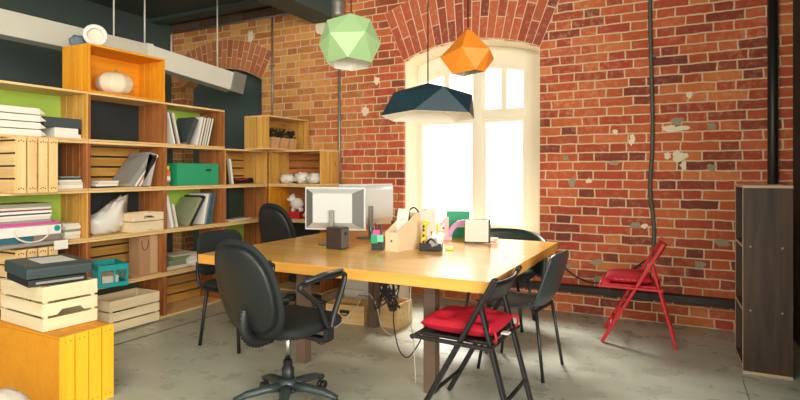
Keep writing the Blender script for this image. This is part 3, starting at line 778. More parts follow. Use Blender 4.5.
def raw_crate(label, loc, rz, L=.47, Wd=.33, Hh=.245, handle=True):
    """slatted crate, long sides on local +-x (length along y), hand holes on the ends"""
    o = thing('wooden_crate', label, 'crate', loc, rz, 'raw wood slatted crates')
    t = .011; n = 3; sh = Hh/n
    bm = BM(); box(bm, -Wd/2+t, Wd/2-t, -L/2+t, L/2-t, 0, .008); obj('base', bm, M['raw'], o)
    for s in (-1, 1):
        for i in range(n):
            z0_ = i*sh; z1_ = (i+1)*sh-(.013 if i < n-1 else 0)
            bm = BM(); box(bm, s*Wd/2-(t if s > 0 else 0), s*Wd/2+(0 if s > 0 else t), -L/2, L/2, z0_, z1_); obj('long_slat', bm, M['raw'], o, bevel=.0015)
            bm = BM()
            y0_, y1_ = (L/2-t, L/2) if s > 0 else (-L/2, -L/2+t)
            if i == 1 and handle:
                w_ = Wd/2-t
                prism(bm, [(-w_, z0_), (-.075, z0_), (-.05, z0_+.026), (.05, z0_+.026), (.075, z0_), (w_, z0_), (w_, z1_), (-w_, z1_)], y0_, y1_)
            else: box(bm, -Wd/2+t, Wd/2-t, y0_, y1_, z0_, z1_)
            obj('end_slat', bm, M['rawx'], o, bevel=.0015)
    for sx in (-1, 1):
        for sy in (-1, 1):
            bm = BM(); box(bm, sx*(Wd/2-t-.02) - (.0) if sx > 0 else -Wd/2+t+.0005, (Wd/2-t-.0005) if sx > 0 else -Wd/2+t+.02, (L/2-t-.02) if sy > 0 else -L/2+t+.0005, (L/2-t-.0005) if sy > 0 else -L/2+t+.02, .009, Hh-.006); obj('corner_post', bm, M['raw'], o)
    return o
raw_crate('raw slatted crate pushed into the bottom shelf cell on floor', (SX-0.075, 2.985, TH+.001), 0, L=.46, Wd=.30, Hh=.25, handle=False)
# -- third column: emerald box, spray can, papers
o = thing('storage_box', 'emerald green storage box with hand slot in open-backed cell', 'box', (SX-0.14, 3.735, z3), 0)
bm = BM(); openbox(bm, .24, .50, .20, .008); obj('body', bm, M['emerald'], o, bevel=.002)
bm = BM(); box(bm, -.122, .122, -.252, .252, .2005, .21); obj('lid', bm, M['emerald'], o, bevel=.002)
bm = BM(); box(bm, .1205, .1215, .085, .155, .135, .155); obj('hand_slot', bm, M['black'], o)
o = thing('spray_can', 'small orange and white can beside the emerald box', 'can', (SX-0.05, 3.40, z3))
bm = BM(); lathe(bm, [(.024, 0), (.026, .004), (.026, .13), (.018, .145)], 16); obj('body', bm, plain('orange can print', (214,110,50), .4), o)
bm = BM(); lathe(bm, [(.0265, .05), (.0265, .09)], 16); obj('white_band', bm, M['white'], o)
bm = BM(); lathe(bm, [(.017, .1455), (.017, .18), (.012, .184)], 14); obj('cap', bm, M['yel'], o)
bm = BM(); lathe(bm, [(.0265, .012), (.0265, .035)], 16); obj('blue_band', bm, M['blue'], o)
hh = 0
for i, (mt, t, adj) in enumerate(((M['offwhite'], .03, 'cream'), (M['olive'], .03, 'sage green'), (M['grey'], .02, 'grey'), (plain('faded green card', (124,146,92), .6), .03, 'leaf green'), (M['offwhite'], .012, 'cream'))):
    o = slab('paper_sheaf', f'{adj} paper sheaf, {ORD[i]} from bottom behind the foil bag', 'paper', mt, (FX-.145, 3.60+.01*i, z1+hh), .23, .42-.03*i, t-.0005, R((0, 3, -4, 5, -3)[i]), 'flat papers behind foil bag'); hh += t
bm = BM(); blob(bm, (0, 0, .055), (.06, .115, .06), None, 23, .3, 22, 14, -.055)
o = obj('foil_bag', bm, M['bag']); o.location = (SX-.03, 3.72, z1); tag(o, 'crumpled pale foil bag on front edge of shelf cell', 'bag')
# -- fourth column scraps
slab('paper_stack', 'cream paper lying in the glassy green cell', 'paper', M['offwhite'], (FX-.06, 4.30, z2), .14, .30, .02, R(4))
# -- corner crates
for i, (px, py, rr) in enumerate(((-3.90, 4.82, .075), (-3.71, 4.83, .08), (-3.51, 4.81, .08))):
    bm = BM(); blob(bm, (0, 0, rr*.72), (rr*1.25, rr, rr*.75), None, 40+i, .32, 22, 14, -rr*.72)
    o = obj('paper_lump', bm, M['bag']); o.location = (px, py, z3); tag(o, f'crumpled white paper lump, {("left one", "middle one", "right one")[i]} in corner crate', 'paper', 'paper lumps in the corner crate')
o = thing('piggy_bank', 'white pig-shaped ornament on a red and black pile', 'ornament', (-3.80, 4.86, z2+.072), R(20))
bm = BM(); blob(bm, (0, 0, .085), (.075, .06, .065), None, 1, 0); blob(bm, (-.055, -.005, .14), (.042, .04, .042), None, 1, 0); blob(bm, (-.095, -.008, .132), (.018, .02, .018), None, 1, 0)
for sx in (-.04, .045):
    for sy in (-.03, .03): lathe(bm, [(.018, 0), (.016, .04)], 10, Matrix.Translation((sx, sy, 0)))
obj('body', bm, M['white'], o)
for sy in (-.028, .028):
    bm = BM(); lathe(bm, [(.016, 0), (.003, .03)], 8, Matrix.Translation((-.05, sy, .168))); obj('ear', bm, M['white'], o)
slab('card_box', 'small red box under the white pig ornament', 'box', M['red'], (-3.80, 4.85, z2), .15, .14, .07, R(6))
slab('card_box', 'small black box left of the red box in corner crate', 'box', M['black'], (-3.955, 4.85, z2), .12, .12, .06, R(-4))
bm = BM(); blob(bm, (0, 0, .05), (.12, .08, .055), None, 61, .3, 22, 14, -.05); o = obj('paper_lump', bm, M['bag']); o.location = (-3.55, 4.83, z2); tag(o, 'crumpled white paper right of the pig ornament', 'paper')
# planter boxes in the askew crate
for i in range(3):
    Tm = Matrix.Translation((-3.83, 4.77, 4*PZ+TH+.001)) @ Matrix.Rotation(R(-1), 4, 'Z')
    p = Tm @ Vector((-.075, (i-1)*.15-.06, 0))
    o = thing('planter_pot', f'small tan card planter with dark plant, {("left", "middle", "right")[i]} of three in top corner crate', 'planter', p, R(-1), 'card planters')
    bm = BM(); sw, bt = .066, .045
    for z_, s_ in ((0, bt), (.115, sw)): pass
    a = [bm.verts.new((sx*bt, sy*bt, 0)) for sx, sy in ((-1,-1),(1,-1),(1,1),(-1,1))]; b2 = [bm.verts.new((sx*sw*.98, sy*sw*.98, .115)) for sx, sy in ((-1,-1),(1,-1),(1,1),(-1,1))]
    bm.faces.new(list(reversed(a))); bm.faces.new(b2)
    for k in range(4): bm.faces.new((a[k], a[(k+1) % 4], b2[(k+1) % 4], b2[k]))
    obj('pot', bm, plain('tan card', (206,160,112), .8), o)
    rn = random.Random(70+i); bm = BM()
    for k in range(40):
        a_ = rn.uniform(0, 2*PI); r_ = rn.uniform(0, .055); cx_, cy_ = r_*math.cos(a_), r_*math.sin(a_)
        zt_ = .115+rn.uniform(.01, .085)
        blob(bm, (cx_, cy_, zt_), (.014, .014, .012), None, k, .2, 6, 4)
    obj('plant', bm, plain('dark leaf', (30,38,26), .7, var=.3), o)
# -- on and in the orange crate
o = thing('pumpkin', 'round white ribbed pumpkin inside the bright orange crate', 'pumpkin', (SX-.13, 2.94, 5*PZ+TH))
bm = BM()
def pk(u, v):
    a = 2*PI*u; b = PI*(v-.5); s = 1-.07*abs(math.sin(a*4.5))
    r = math.cos(b)**.75*s if math.cos(b) > 0 else 0
    return (r*.13*math.cos(a), r*.155*math.sin(a), .098+.097*math.sin(b)*(1-.12*(math.cos(b) < .3)))
grid(bm, pk, 54, 16); bmesh.ops.remove_doubles(bm, verts=bm.verts, dist=1e-5); obj('body', bm, plain('white pumpkin skin', (234,218,190), .6, var=.12, scale=12), o)
bm = BM(); tube(bm, [(0, 0, .182), (.006, .004, .205), (.016, .01, .214)], [.014, .010, .009], 8); obj('stem', bm, M['olive'], o)
o = thing('reel', 'white ring-shaped reel standing on the bright orange crate', 'reel', (SX-.13, 2.765, 6*PZ), R(-30))
T0 = Matrix.Translation((0, 0, .089)) @ Matrix.Rotation(PI/2, 4, 'Y')
bm = BM(); 
def tor(u, v):
    a = 2*PI*u; b = 2*PI*v; r = .072+.017*math.cos(b)
    return T0 @ Vector((r*math.cos(a), r*math.sin(a), .05+.017*math.sin(b)))
grid(bm, tor, 36, 10); bmesh.ops.remove_doubles(bm, verts=bm.verts, dist=1e-5); obj('rim', bm, M['white'], o)
bm = BM(); lathe(bm, [(.070, -.09), (.072, .03)], 32, T0); obj('drum', bm, M['grey'], o)
bm = BM(); lathe(bm, [(.069, .031), (.05, .035)], 32, T0, cap=True); obj('face', bm, M['offwhite'], o)
bm = BM(); blob(bm, (0, 0, .045), (.06, .055, .05), None, 8, .3, 18, 12, -.045); o = obj('cloth_bundle', bm, plain('blue grey cloth', (104,122,132), .9)); o.location = (SX-.24, 2.69, 6*PZ); tag(o, 'small blue-grey cloth bundle left of the white reel', 'cloth')

# ------------------------------------------------------------------ front left crates, printer
o = thing('wooden_crate', 'large amber yellow crate with wide slats standing on the floor', 'crate', (-3.27, 1.865, 0), 0)
LX0, LX1, LY0, LY1, HH = -.39, .36, -.14, .165, .42
bm = BM(); box(bm, LX0, LX1-.018, LY0, LY0+.016, 0, HH-.016); obj('plain_board', bm, M['yellowb'], o, bevel=.003)
bm = BM(); box(bm, LX0, LX1-.018, LY1-.016, LY1, 0, HH-.016); obj('plain_board', bm, M['yellowb'], o, bevel=.003)
sw = (LY1-LY0)/4
for i in range(4):
    ya, yb = LY0+i*sw+.0015, LY0+(i+1)*sw-.0055
    bm = BM(); box(bm, LX1-.017, LX1, ya, yb, 0, HH)
    for z_ in (.03, HH-.03):
        for k in (.3, .7): lathe(bm, [(.004, 0), (.004, .001)], 8, Matrix.Translation((LX1, ya+(yb-ya)*k, z_)) @ Matrix.Rotation(PI/2, 4, 'Y'), 1)
    obj('end_slat', bm, [M['yellow'], M['browny']], o)
    bm = BM(); box(bm, LX0, LX1-.0175, ya, yb, HH-.016, HH-.002); obj('top_slat', bm, M['yellowb'], o, bevel=.004)
raw_crate('raw slatted crate with hand hole carrying the dark printer', (-3.325, 1.90, .421), R(-94), L=.49, Wd=.30, Hh=.245)
o = thing('printer', 'flat dark grey printer lying on the raw slatted crate', 'printer', (-3.31, 1.875, .6668), R(-13))
bm = BM(); box(bm, -.20, .20, -.145, .15, 0, .040); obj('base', bm, M['black'], o, bevel=.004)
bm = BM(); prism(bm, [(-.21, .044), (.205, .044), (.215, .10), (.19, .112), (-.19, .115), (-.21, .105)], -.155, .175); obj('scanner_lid', bm, M['dgrey'], o, bevel=.006)
bm = BM(); box(bm, -.13, .12, -.06, .12, .1140, .1150); obj('paper_sheet', bm, M['white'], o)
bm = BM(); box(bm, .201, .206, -.11, .13, .014, .026); obj('paper_slot', bm, M['grey'], o)
bm = BM(); blob(bm, (0, 0, .14), (.13, .14, .125), None, 91, .12, 22, 14, -.12); o = obj('sack', bm, plain('white sack cloth', (226,214,196), .9)); o.location = (-2.86, 1.40, 0); tag(o, 'white cloth sack on floor at lower left corner', 'sack')

# ------------------------------------------------------------------ table
TX0, TX1, TY0, TY1, TZ = -2.885, -.845, 2.62, 4.37, .745
o = thing('work_table', 'large square honey wood work table in the room centre', 'table', ((TX0+TX1)/2, (TY0+TY1)/2, 0))
cx, cyy = o.location.x, o.location.y
bm = BM(); box(bm, TX0-cx, TX1-cx, TY0-cyy, TY1-cyy, TZ-.062, TZ)
for f in bm.faces: f.material_index = 0 if f.normal.z > .5 or abs(sum((v.co.z for v in f.verts))/4-TZ) < 1e-4 else 1
obj('tabletop', bm, [M['table'], M['tedge']], o, bevel=.003)
for x_, y_ in ((-1.298, 2.93), (-2.281, 2.99), (-2.267, 3.93), (-1.298, 3.93)):
    bm = BM(); box(bm, x_-cx-.037, x_-cx+.037, y_-cyy-.037, y_-cyy+.037, 0, TZ-.0625); obj('leg', bm, M['legmetal'], o, bevel=.003)
bm = BM()
for y_ in (2.96, 3.93): box(bm, -2.235-cx, -1.345-cx, y_-cyy-.02, y_-cyy+.02, TZ-.12, TZ-.063)
obj('rail', bm, M['legmetal'], o)

# under the table
o = thing('pedestal', 'white drawer pedestal under table behind pine boxes', 'pedestal', (-2.55, 4.28, 0))
bm = BM(); box(bm, -.23, .23, -.02, .42, .03, .58); obj('body', bm, M['offwhite'], o, bevel=.004)
for z_ in (.05, .22, .39):
    bm = BM(); box(bm, -.22, .22, -.036, -.0205, z_, z_+.16); d = obj('drawer', bm, M['white'], o, bevel=.003)
    bm = BM(); bar(bm, (-.06, -.042, z_+.12), (.06, -.042, z_+.12), .01); obj('handle', bm, M['greymetal'], d)
bm = BM()
for sx in (-.19, .19):
    for sy in (.02, .38): lathe(bm, [(.018, 0), (.018, .0295)], 10, Matrix.Translation((sx, sy, 0)))
obj('caster', bm, M['black'], o)
def pine_box(label, loc, rz, L, Wd, Hh, hole=True):
    o = thing('wooden_box', label, 'box', loc, rz, 'pine boxes under the table')
    bm = BM(); openbox(bm, L, Wd, Hh, .011); obj('body', bm, M['pinex'], o, bevel=.002)
    if hole:
        bm = BM(); box(bm, -.045, .045, -Wd/2-.001, -Wd/2, Hh*.55, Hh*.55+.028); obj('hand_hole', bm, M['black'], o)
        bm = BM(); tube(bm, catmull([(-.04, -Wd/2-.003, Hh*.62), (-.02, -Wd/2-.012, Hh*.48), (.02, -Wd/2-.012, Hh*.48), (.04, -Wd/2-.003, Hh*.62)], 4), .004, 6); obj('rope', bm, M['cableb'], o)
    return o
pine_box('pine box with dark hand hole under table, left of rear leg', (-2.56, 4.02, 0), R(8), .36, .24, .16)
pine_box('plain pine box under table, right of rear leg', (-2.18, 4.09, 0), R(-4), .26, .24, .20, False)
# cables hanging below the table
o = thing('cable_tangle', 'tangle of black cables hanging below the table front', 'cables', (-1.62, 2.98, .40))
for k in range(5):
    bm = BM(); q = [(0.02*k-.04, 0, .28)]+[tuple(v) for v in squiggle(100+k, (0, 0, .14), (.085, .05, .12), 7, 1)]+[(.02*k-.03, .01, .28)]
    tube(bm, catmull(q, 6), .0045, 6); obj('black_cable', bm, M['cableb'], o)
bm = BM(); box(bm, -.035, .01, -.02, .02, .12, .17); box(bm, .02, .05, -.015, .015, .03, .075); obj('plug', bm, M['black'], o, bevel=.004)
bm = BM(); tube(bm, catmull([(.03, 0, .28), (.05, .0, .12), (.04, 0, -.02), (.06, -.01, -.12), (.10, -.03, -.20), (.16, -.05, -.225), (.21, -.04, -.17), (.25, -.02, -.09), (.29, -.0, -.02), (.29, 0, .1), (.27, 0, .28)], 6), .004, 6); obj('loop_cable', bm, M['cableb'], o)
for dx_ in (-.33, .36):
    pass
bm = BM(); tube(bm, catmull([(-1.40, 2.86, .68), (-1.41, 2.87, .55), (-1.43, 2.89, .45), (-1.42, 2.93, .30), (-1.41, 2.95, .02)], 6), .004, 6); tag(obj('white_cord', bm, M['cablew']), 'thin pale cord hanging beside right front table leg', 'cord')
bm = BM(); tube(bm, catmull([(-2.52, 3.72, .006), (-2.38, 3.80, .16), (-2.30, 3.84, .30), (-2.2, 3.84, .22), (-2.12, 3.80, .05), (-2.02, 3.78, .006)], 6), .005, 6); tag(obj('white_cord', bm, M['cablew']), 'pale looping cord in front of rear left table leg', 'cord')

# ------------------------------------------------------------------ things on the table
ZT = TZ+.0008
def monitor(label, loc, rz, sc=1.0, inset=.68):
    """back of the screen faces local -y"""
    o = thing('computer_monitor', label, 'monitor', loc, rz)
    w, h, zb = .235*sc, .155*sc, .115
    bm = BM(); box(bm, -w-.012, w+.012, .035, .055, zb-.012, zb+2*h+.012); obj('bezel', bm, M['screen'], o, bevel=.004)
    bm = BM(); box(bm, -w, w, .0555, .057, zb, zb+2*h); obj('screen', bm, plain('dark screen glass', (18,20,24), .1), o)
    # tapering back shell: pale centre, dark grille wings
    iw, i0, i1 = w*inset, zb+.05, zb+2*h-.035
    def quadr(pts, mi):
        f = bm.faces.new([bm.verts.new(p) for p in pts]); f.material_index = mi
    yb_ = -.02
    bm = BM()
    O = [(-w, .0345, zb), (w, .0345, zb), (w, .0345, zb+2*h), (-w, .0345, zb+2*h)]
    I = [(-iw, yb_, i0), (iw, yb_, i0), (iw, yb_, i1), (-iw, yb_, i1)]
    quadr(I, 0); quadr([O[0], O[1], I[1], I[0]], 0); quadr([O[2], O[3], I[3], I[2]], 0)
    quadr([O[0], O[1], O[2], O[3]], 0)
    obj('back_shell', bm, M['screen'], o)
    for s in (0, 1):
        bm = BM()
        q = [O[1], O[2], I[2], I[1]] if s else [O[3], O[0], I[0], I[3]]
        quadr(q, 0); obj('grille', bm, M['mesh'], o, solid=.002)
    bm = BM(); box(bm, -.018, .018, yb_-.028, yb_-.001, .012, zb+h*.95); obj('stand_neck', bm, M['greymetal'], o, bevel=.004)
    bm = BM(); lathe(bm, [(.11, 0), (.112, .006), (.10, .011)], 28, Matrix.Translation((0, -.01, 0))); obj('stand_foot', bm, M['greymetal'], o)
    return o
monitor('silver-backed monitor seen from behind, above the black speaker', (-2.36, 3.46, ZT), R(14), 1.0)
monitor('pale monitor turned sideways, right of the silver-backed one', (-2.33, 3.95, ZT), R(60), 1.05, .93)
o = thing('speaker', 'small black box speaker on table in front of the monitor', 'speaker', (-2.20, 3.28, ZT), R(-3))
bm = BM(); box(bm, -.065, .065, -.05, .05, 0, .155); obj('cabinet', bm, plain('dark brown vinyl', (52,42,38), .5), o, bevel=.004)
bm = BM(); box(bm, .0655, .073, -.042, .042, .008, .147); fr = obj('front_panel', bm, plain('grey speaker front', (96,92,86), .5), o, bevel=.003)
bm = BM(); lathe(bm, [(.014, 0), (.012, .004), (.005, .005)], 16, Matrix.Translation((.0732, 0, .11)) @ Matrix.Rotation(PI/2, 4, 'Y')); obj('tweeter', bm, M['black'], fr)
bm = BM(); tube(bm, catmull([(-2.13, 3.62, ZT+.13), (-2.08, 3.55, ZT+.10), (-2.03, 3.48, ZT+.03), (-1.98, 3.42, ZT+.006), (-1.94, 3.42, ZT+.006), (-1.92, 3.47, ZT+.006)], 6), .005, 6); tag(obj('cable', bm, M['cableb']), 'black cable curving from monitor onto the tabletop', 'cable')
o = thing('computer_mouse', 'black mouse on the table beside the monitor cable', 'mouse', (-1.985, 3.62, ZT), R(40))
bm = BM(); blob(bm, (0, 0, .004), (.055, .03, .03), None, 1, 0, 20, 12, -.004); obj('body', bm, M['black'], o)
bm = BM(); lathe(bm, [(.005, -.003), (.005, .003)], 10, Matrix.Translation((.03, 0, .029)) @ Matrix.Rotation(PI/2, 4, 'X')); obj('wheel', bm, M['grey'], o)
# pen cup
o = thing('pen_cup', 'black pen cup with green and pink notes beside file box', 'cup', (-1.905, 3.36, ZT), R(20))
bm = BM(); openbox(bm, .085, .085, .10, .004); obj('cup', bm, plain('smoky plastic', (40,44,42), .3), o, bevel=.002)
bm = BM(); box(bm, -.045, .0, -.0475, -.0435, .05, .115); obj('green_note', bm, M['emerald'], o)
bm = BM(); box(bm, -.03, .02, -.050, -.048, .11, .145); obj('pink_note', bm, M['pink'], o)
bm = BM(); box(bm, .0, .045, -.0475, -.0435, .06, .11); obj('mint_note', bm, plain('mint paper', (120,200,170), .6), o)
rn = random.Random(9)
for k in range(7):
    a_ = rn.uniform(0, 2*PI); p0 = Vector((.02*math.cos(a_), .02*math.sin(a_), .006)); p1 = Vector((.05*math.cos(a_)*rn.uniform(.6, 1.2), .05*math.sin(a_), rn.uniform(.15, .21)))
    bm = BM(); tube(bm, [p0, p1], .004, 6); obj('pen', bm, [M['black'], M['black'], M['blue'], M['grey'], M['black'], M['red'], M['blue']][k], o)
def file_holder(label, loc, rz, L=.26, Wd=.10, Hh=.30, m=None, low=.14):
    """magazine file: tall back at local +y, sloping sides, low front at -y"""
    m = m or M['cream']
    o = thing('magazine_file', label, 'file holder', loc, rz)
    t = .005; bm = BM()
    box(bm, -Wd/2, Wd/2, -L/2, L/2, 0, t); obj('base', bm, m, o)
    for s in (-1, 1):
        bm = BM(); prism(bm, [(-L/2, t), (L/2, t), (L/2, Hh), (L/2-.05, Hh), (-L/2, low)], s*Wd/2-(t if s > 0 else 0), s*Wd/2+(0 if s > 0 else t), axes='yz'); obj('side_wall', bm, m, o)
    bm = BM(); box(bm, -Wd/2+t, Wd/2-t, -L/2, -L/2+t, t, low); fr = obj('front_wall', bm, m, o)
    bm = BM(); lathe(bm, [(.008, 0), (.008, .001)], 12, Matrix.Translation((0, -L/2, low*.55)) @ Matrix.Rotation(PI/2, 4, 'X')); obj('finger_hole', bm, M['dgrey'], fr)
    bm = BM(); box(bm, -Wd/2+t, Wd/2-t, L/2-t, L/2, t, Hh); obj('back_wall', bm, m, o)
    return o
FH = file_holder('cream plywood file holder with white papers on table', (-1.745, 3.44, ZT), R(-10), .27, .11, .26, None, .135)
bm = BM(); box(bm, -.05, .05, -.002, .002, 0, .285)
o = obj('brochure', bm, M['white']); o.location = (-1.765, 3.40, ZT+.012); o.rotation_euler = (R(-14), 0, R(-10)); tag(o, 'white brochure with small script standing in cream file holder', 'brochure')
bm = BM(); tube(bm, catmull([(-.022, -.0025, .20), (-.010, -.0025, .212), (.0, -.0025, .203), (.012, -.0025, .214), (.024, -.0025, .206)], 4), .0012, 5); obj('script_mark', bm, M['grey'], o)
bm = BM(); blob(bm, (0, 0, 0), (.04, .05, .03), None, 2, .1, 14, 10); o2 = obj('headphones', bm, M['black'])
bpy.data.objects.remove(o2)
o = thing('headset', 'black headset arched over the cream file holder', 'headset', (-1.72, 3.56, ZT+.012), R(-10))
bm = BM(); tube(bm, catmull([(-.042, 0, .20), (-.040, 0, .255), (0, 0, .282), (.040, 0, .255), (.042, 0, .20)], 6), .006, 8); obj('headband', bm, M['black'], o)
for s in (-1, 1):
    bm = BM(); lathe(bm, [(.02, -.005), (.022, 0), (.02, .005)], 16, Matrix.Translation((s*.040, 0, .18)) @ Matrix.Rotation(PI/2, 4, 'Y')); obj('ear_cup', bm, M['black'], o)
bm = BM(); tube(bm, [(-.03, 0, 0), (-.03, 0, .16)], .004, 6); obj('cable', bm, M['cableb'], o)
file_holder('tall white file holder standing behind the cream one', (-1.735, 3.72, ZT), R(-18), .24, .09, .27, M['white'], .24)
bm = BM(); tube(bm, [(0, 0, 0), (.012, .02, .40)], .005, 8); o = obj('wooden_rod', bm, plain('brown cane', (128,84,50), .6)); o.location = (-1.90, 3.62, ZT); o.rotation_euler = (0, 0, 0)
tag(o, 'thin brown rod standing behind the file holder', 'rod')
slab('notebook', 'dark brown notebook standing behind the cream file holder', 'notebook', plain('dark brown cover', (74,46,40), .6), (-2.0, 3.86, ZT), .12, .02, .16, R(10))
# desk caddy
o = thing('desk_caddy', 'black desk caddy with yellow giraffe and stationery on table', 'caddy', (-1.55, 3.49, ZT), R(15)); o.scale = (1.2, 1.2, 1.25)
bm = BM(); openbox(bm, .13, .08, .045, .004); obj('tray', bm, M['black'], o, bevel=.003)
bm = BM(); tube(bm, catmull([(-.045, 0, .006), (-.045, 0, .06), (-.04, 0, .11), (-.038, 0, .145)], 4), [.017, .017, .017, .016, .016, .014, .013, .012, .012, .011, .011, .010, .010], 8); blob(bm, (-.032, 0, .152), (.024, .013, .014), None, 1, 0, 12, 8); obj('giraffe', bm, M['yel'], o)
bm = BM()
for zz_, dy in ((.05, -.017), (.085, -.016), (.115, -.013), (.135, -.011)): blob(bm, (-.042, dy, zz_), (.007, .003, .009), None, 1, 0, 8, 6)
obj('giraffe_spot', bm, plain('dark brown dot', (70,44,26), .6), o)
for k, (dx_, dy_, hh_, mt) in enumerate(((0, .01, .13, M['white']), (.02, -.01, .11, M['red']), (.035, .01, .15, M['yel']), (.01, -.02, .09, M['white']), (.045, -.01, .10, M['white']))):
    bm = BM(); tube(bm, [(dx_, dy_, .006), (dx_+.015*(k-2), dy_*1.5, hh_)], .006, 6); obj('pen', bm, mt, o)
bm = BM(); box(bm, -.015, .055, -.034, -.012, .03, .105, 0, Matrix.Rotation(R(15), 4, 'Y')); obj('white_card', bm, M['white'], o)
bm = BM(); tube(bm, catmull([(-.02, -.035, .05), (.01, -.045, .07), (.04, -.04, .04)], 5), .006, 6); obj('black_clip', bm, M['black'], o)
bm = BM(); box(bm, .02, .06, -.046, -.041, .02, .06, 0, Matrix.Rotation(R(-20), 4, 'Y')); obj('grey_clip', bm, M['grey'], o)
slab('sticky_notes', 'small yellow-green sticky note block right of desk caddy', 'sticky notes', plain('acid yellow paper', (206,204,84), .6), (-1.44, 3.57, ZT), .05, .045, .022, R(20))
slab('acrylic_stand', 'clear pale upright sleeve behind the desk caddy', 'holder', plain('milky acrylic', (238,230,216), .2), (-1.80, 3.95, ZT), .14, .03, .235, R(20))
# pink figures card, green folder, lilac ring
o = thing('number_cutout', 'pale pink cardboard figure one standing behind the caddy', 'cutout', (-1.68, 4.06, ZT), R(20))
bm = BM(); prism(bm, [(-.05, 0), (.055, 0), (.055, .03), (.03, .03), (.03, .19), (.0, .19), (-.045, .13), (-.03, .11), (-.005, .14), (-.005, .03), (-.05, .03)], -.008, .008); obj('figure', bm, M['pinkl'], o, bevel=.002)
bm = BM(); lathe(bm, [(.010, 0), (.010, .001)], 10, Matrix.Translation((-.012, -.009, .10)) @ Matrix.Rotation(PI/2, 4, 'X')); obj('red_dot', bm, M['red'], o)
o = thing('folder', 'bright green folder standing on table behind lilac arch', 'folder', (-1.645, 4.27, ZT), R(22))
bm = BM(); box(bm, -.10, .095, -.01, .01, 0, .225); obj('cover', bm, M['emerald'], o, bevel=.002)
bm = BM(); box(bm, -.01, .07, -.0115, -.0105, .09, .15); obj('white_label', bm, M['white'], o)
bm = BM(); bar(bm, (.005, -.012, .113), (.055, -.012, .113), .004); bar(bm, (.02, -.012, .128), (.05, -.012, .128), .004); obj('label_mark', bm, M['dgrey'], o)
o = thing('arch_toy', 'lilac plastic arch leaning between green folder and tablet', 'arch', (-1.55, 4.17, ZT), R(22))
bm = BM(); prism(bm, [(.0, 0)]+arc(.0, 0, .16, PI, PI/2, 12)[:0]+[(-.15, 0)]+[(.15*math.cos(PI-t*PI/2/10)-0, .165*math.sin(t*PI/2/10)) for t in range(1, 11)]+[(.05, .165), (.05, .13), (.0, .128)]+[(.11*math.cos(PI-t*PI/2/10), .128*math.sin(t*PI/2/10)) for t in range(9, -1, -1)], -.018, .018)
bm.free(); bm = BM()
out = [(-.15*math.cos(t*PI/2/10), .165*math.sin(t*PI/2/10)) for t in range(11)]+[(.05, .165), (.05, .125)]
inn_ = [(-.11*math.cos(t*PI/2/10), .125*math.sin(t*PI/2/10)) for t in range(10, -1, -1)]
prism(bm, out+inn_, -.018, .018); obj('arch', bm, M['lilac'], o, bevel=.003)
bm = BM(); box(bm, .03, .05, -.016, .016, 0, .1245); obj('post', bm, M['lilac'], o)
o = thing('tablet', 'upright white-faced tablet with black back on table edge', 'tablet', (-1.385, 4.00, ZT), R(14))
bm = BM(); box(bm, -.10, .10, -.0, .02, .0, .185, 0, Matrix.Rotation(R(-8), 4, 'X') ); 
for v in bm.verts: v.co.z += .003
obj('case', bm, M['black'], o, bevel=.004)
bm = BM(); box(bm, -.096, .085, -.004, -.0005, .012, .183, 0, Matrix.Rotation(R(-8), 4, 'X')); obj('white_face', bm, plain('pale grey screen', (214,206,192), .4), o)
bm = BM(); bar(bm, (.0, .03, .12), (.0, .10, .004), .06, .006); obj('stand', bm, M['black'], o)
o = thing('pill_box', 'tiny white and red box right of the tablet', 'box', (-1.27, 4.06, ZT), R(10))
bm = BM(); box(bm, -.032, .032, -.02, .02, 0, .045); obj('body', bm, M['white'], o, bevel=.002)
bm = BM(); box(bm, -.03, .02, -.0215, -.0205, .008, .02); box(bm, .0, .028, -.0215, -.0205, .026, .034); obj('red_print', bm, plain('salmon print', (226,120,90), .6), o)

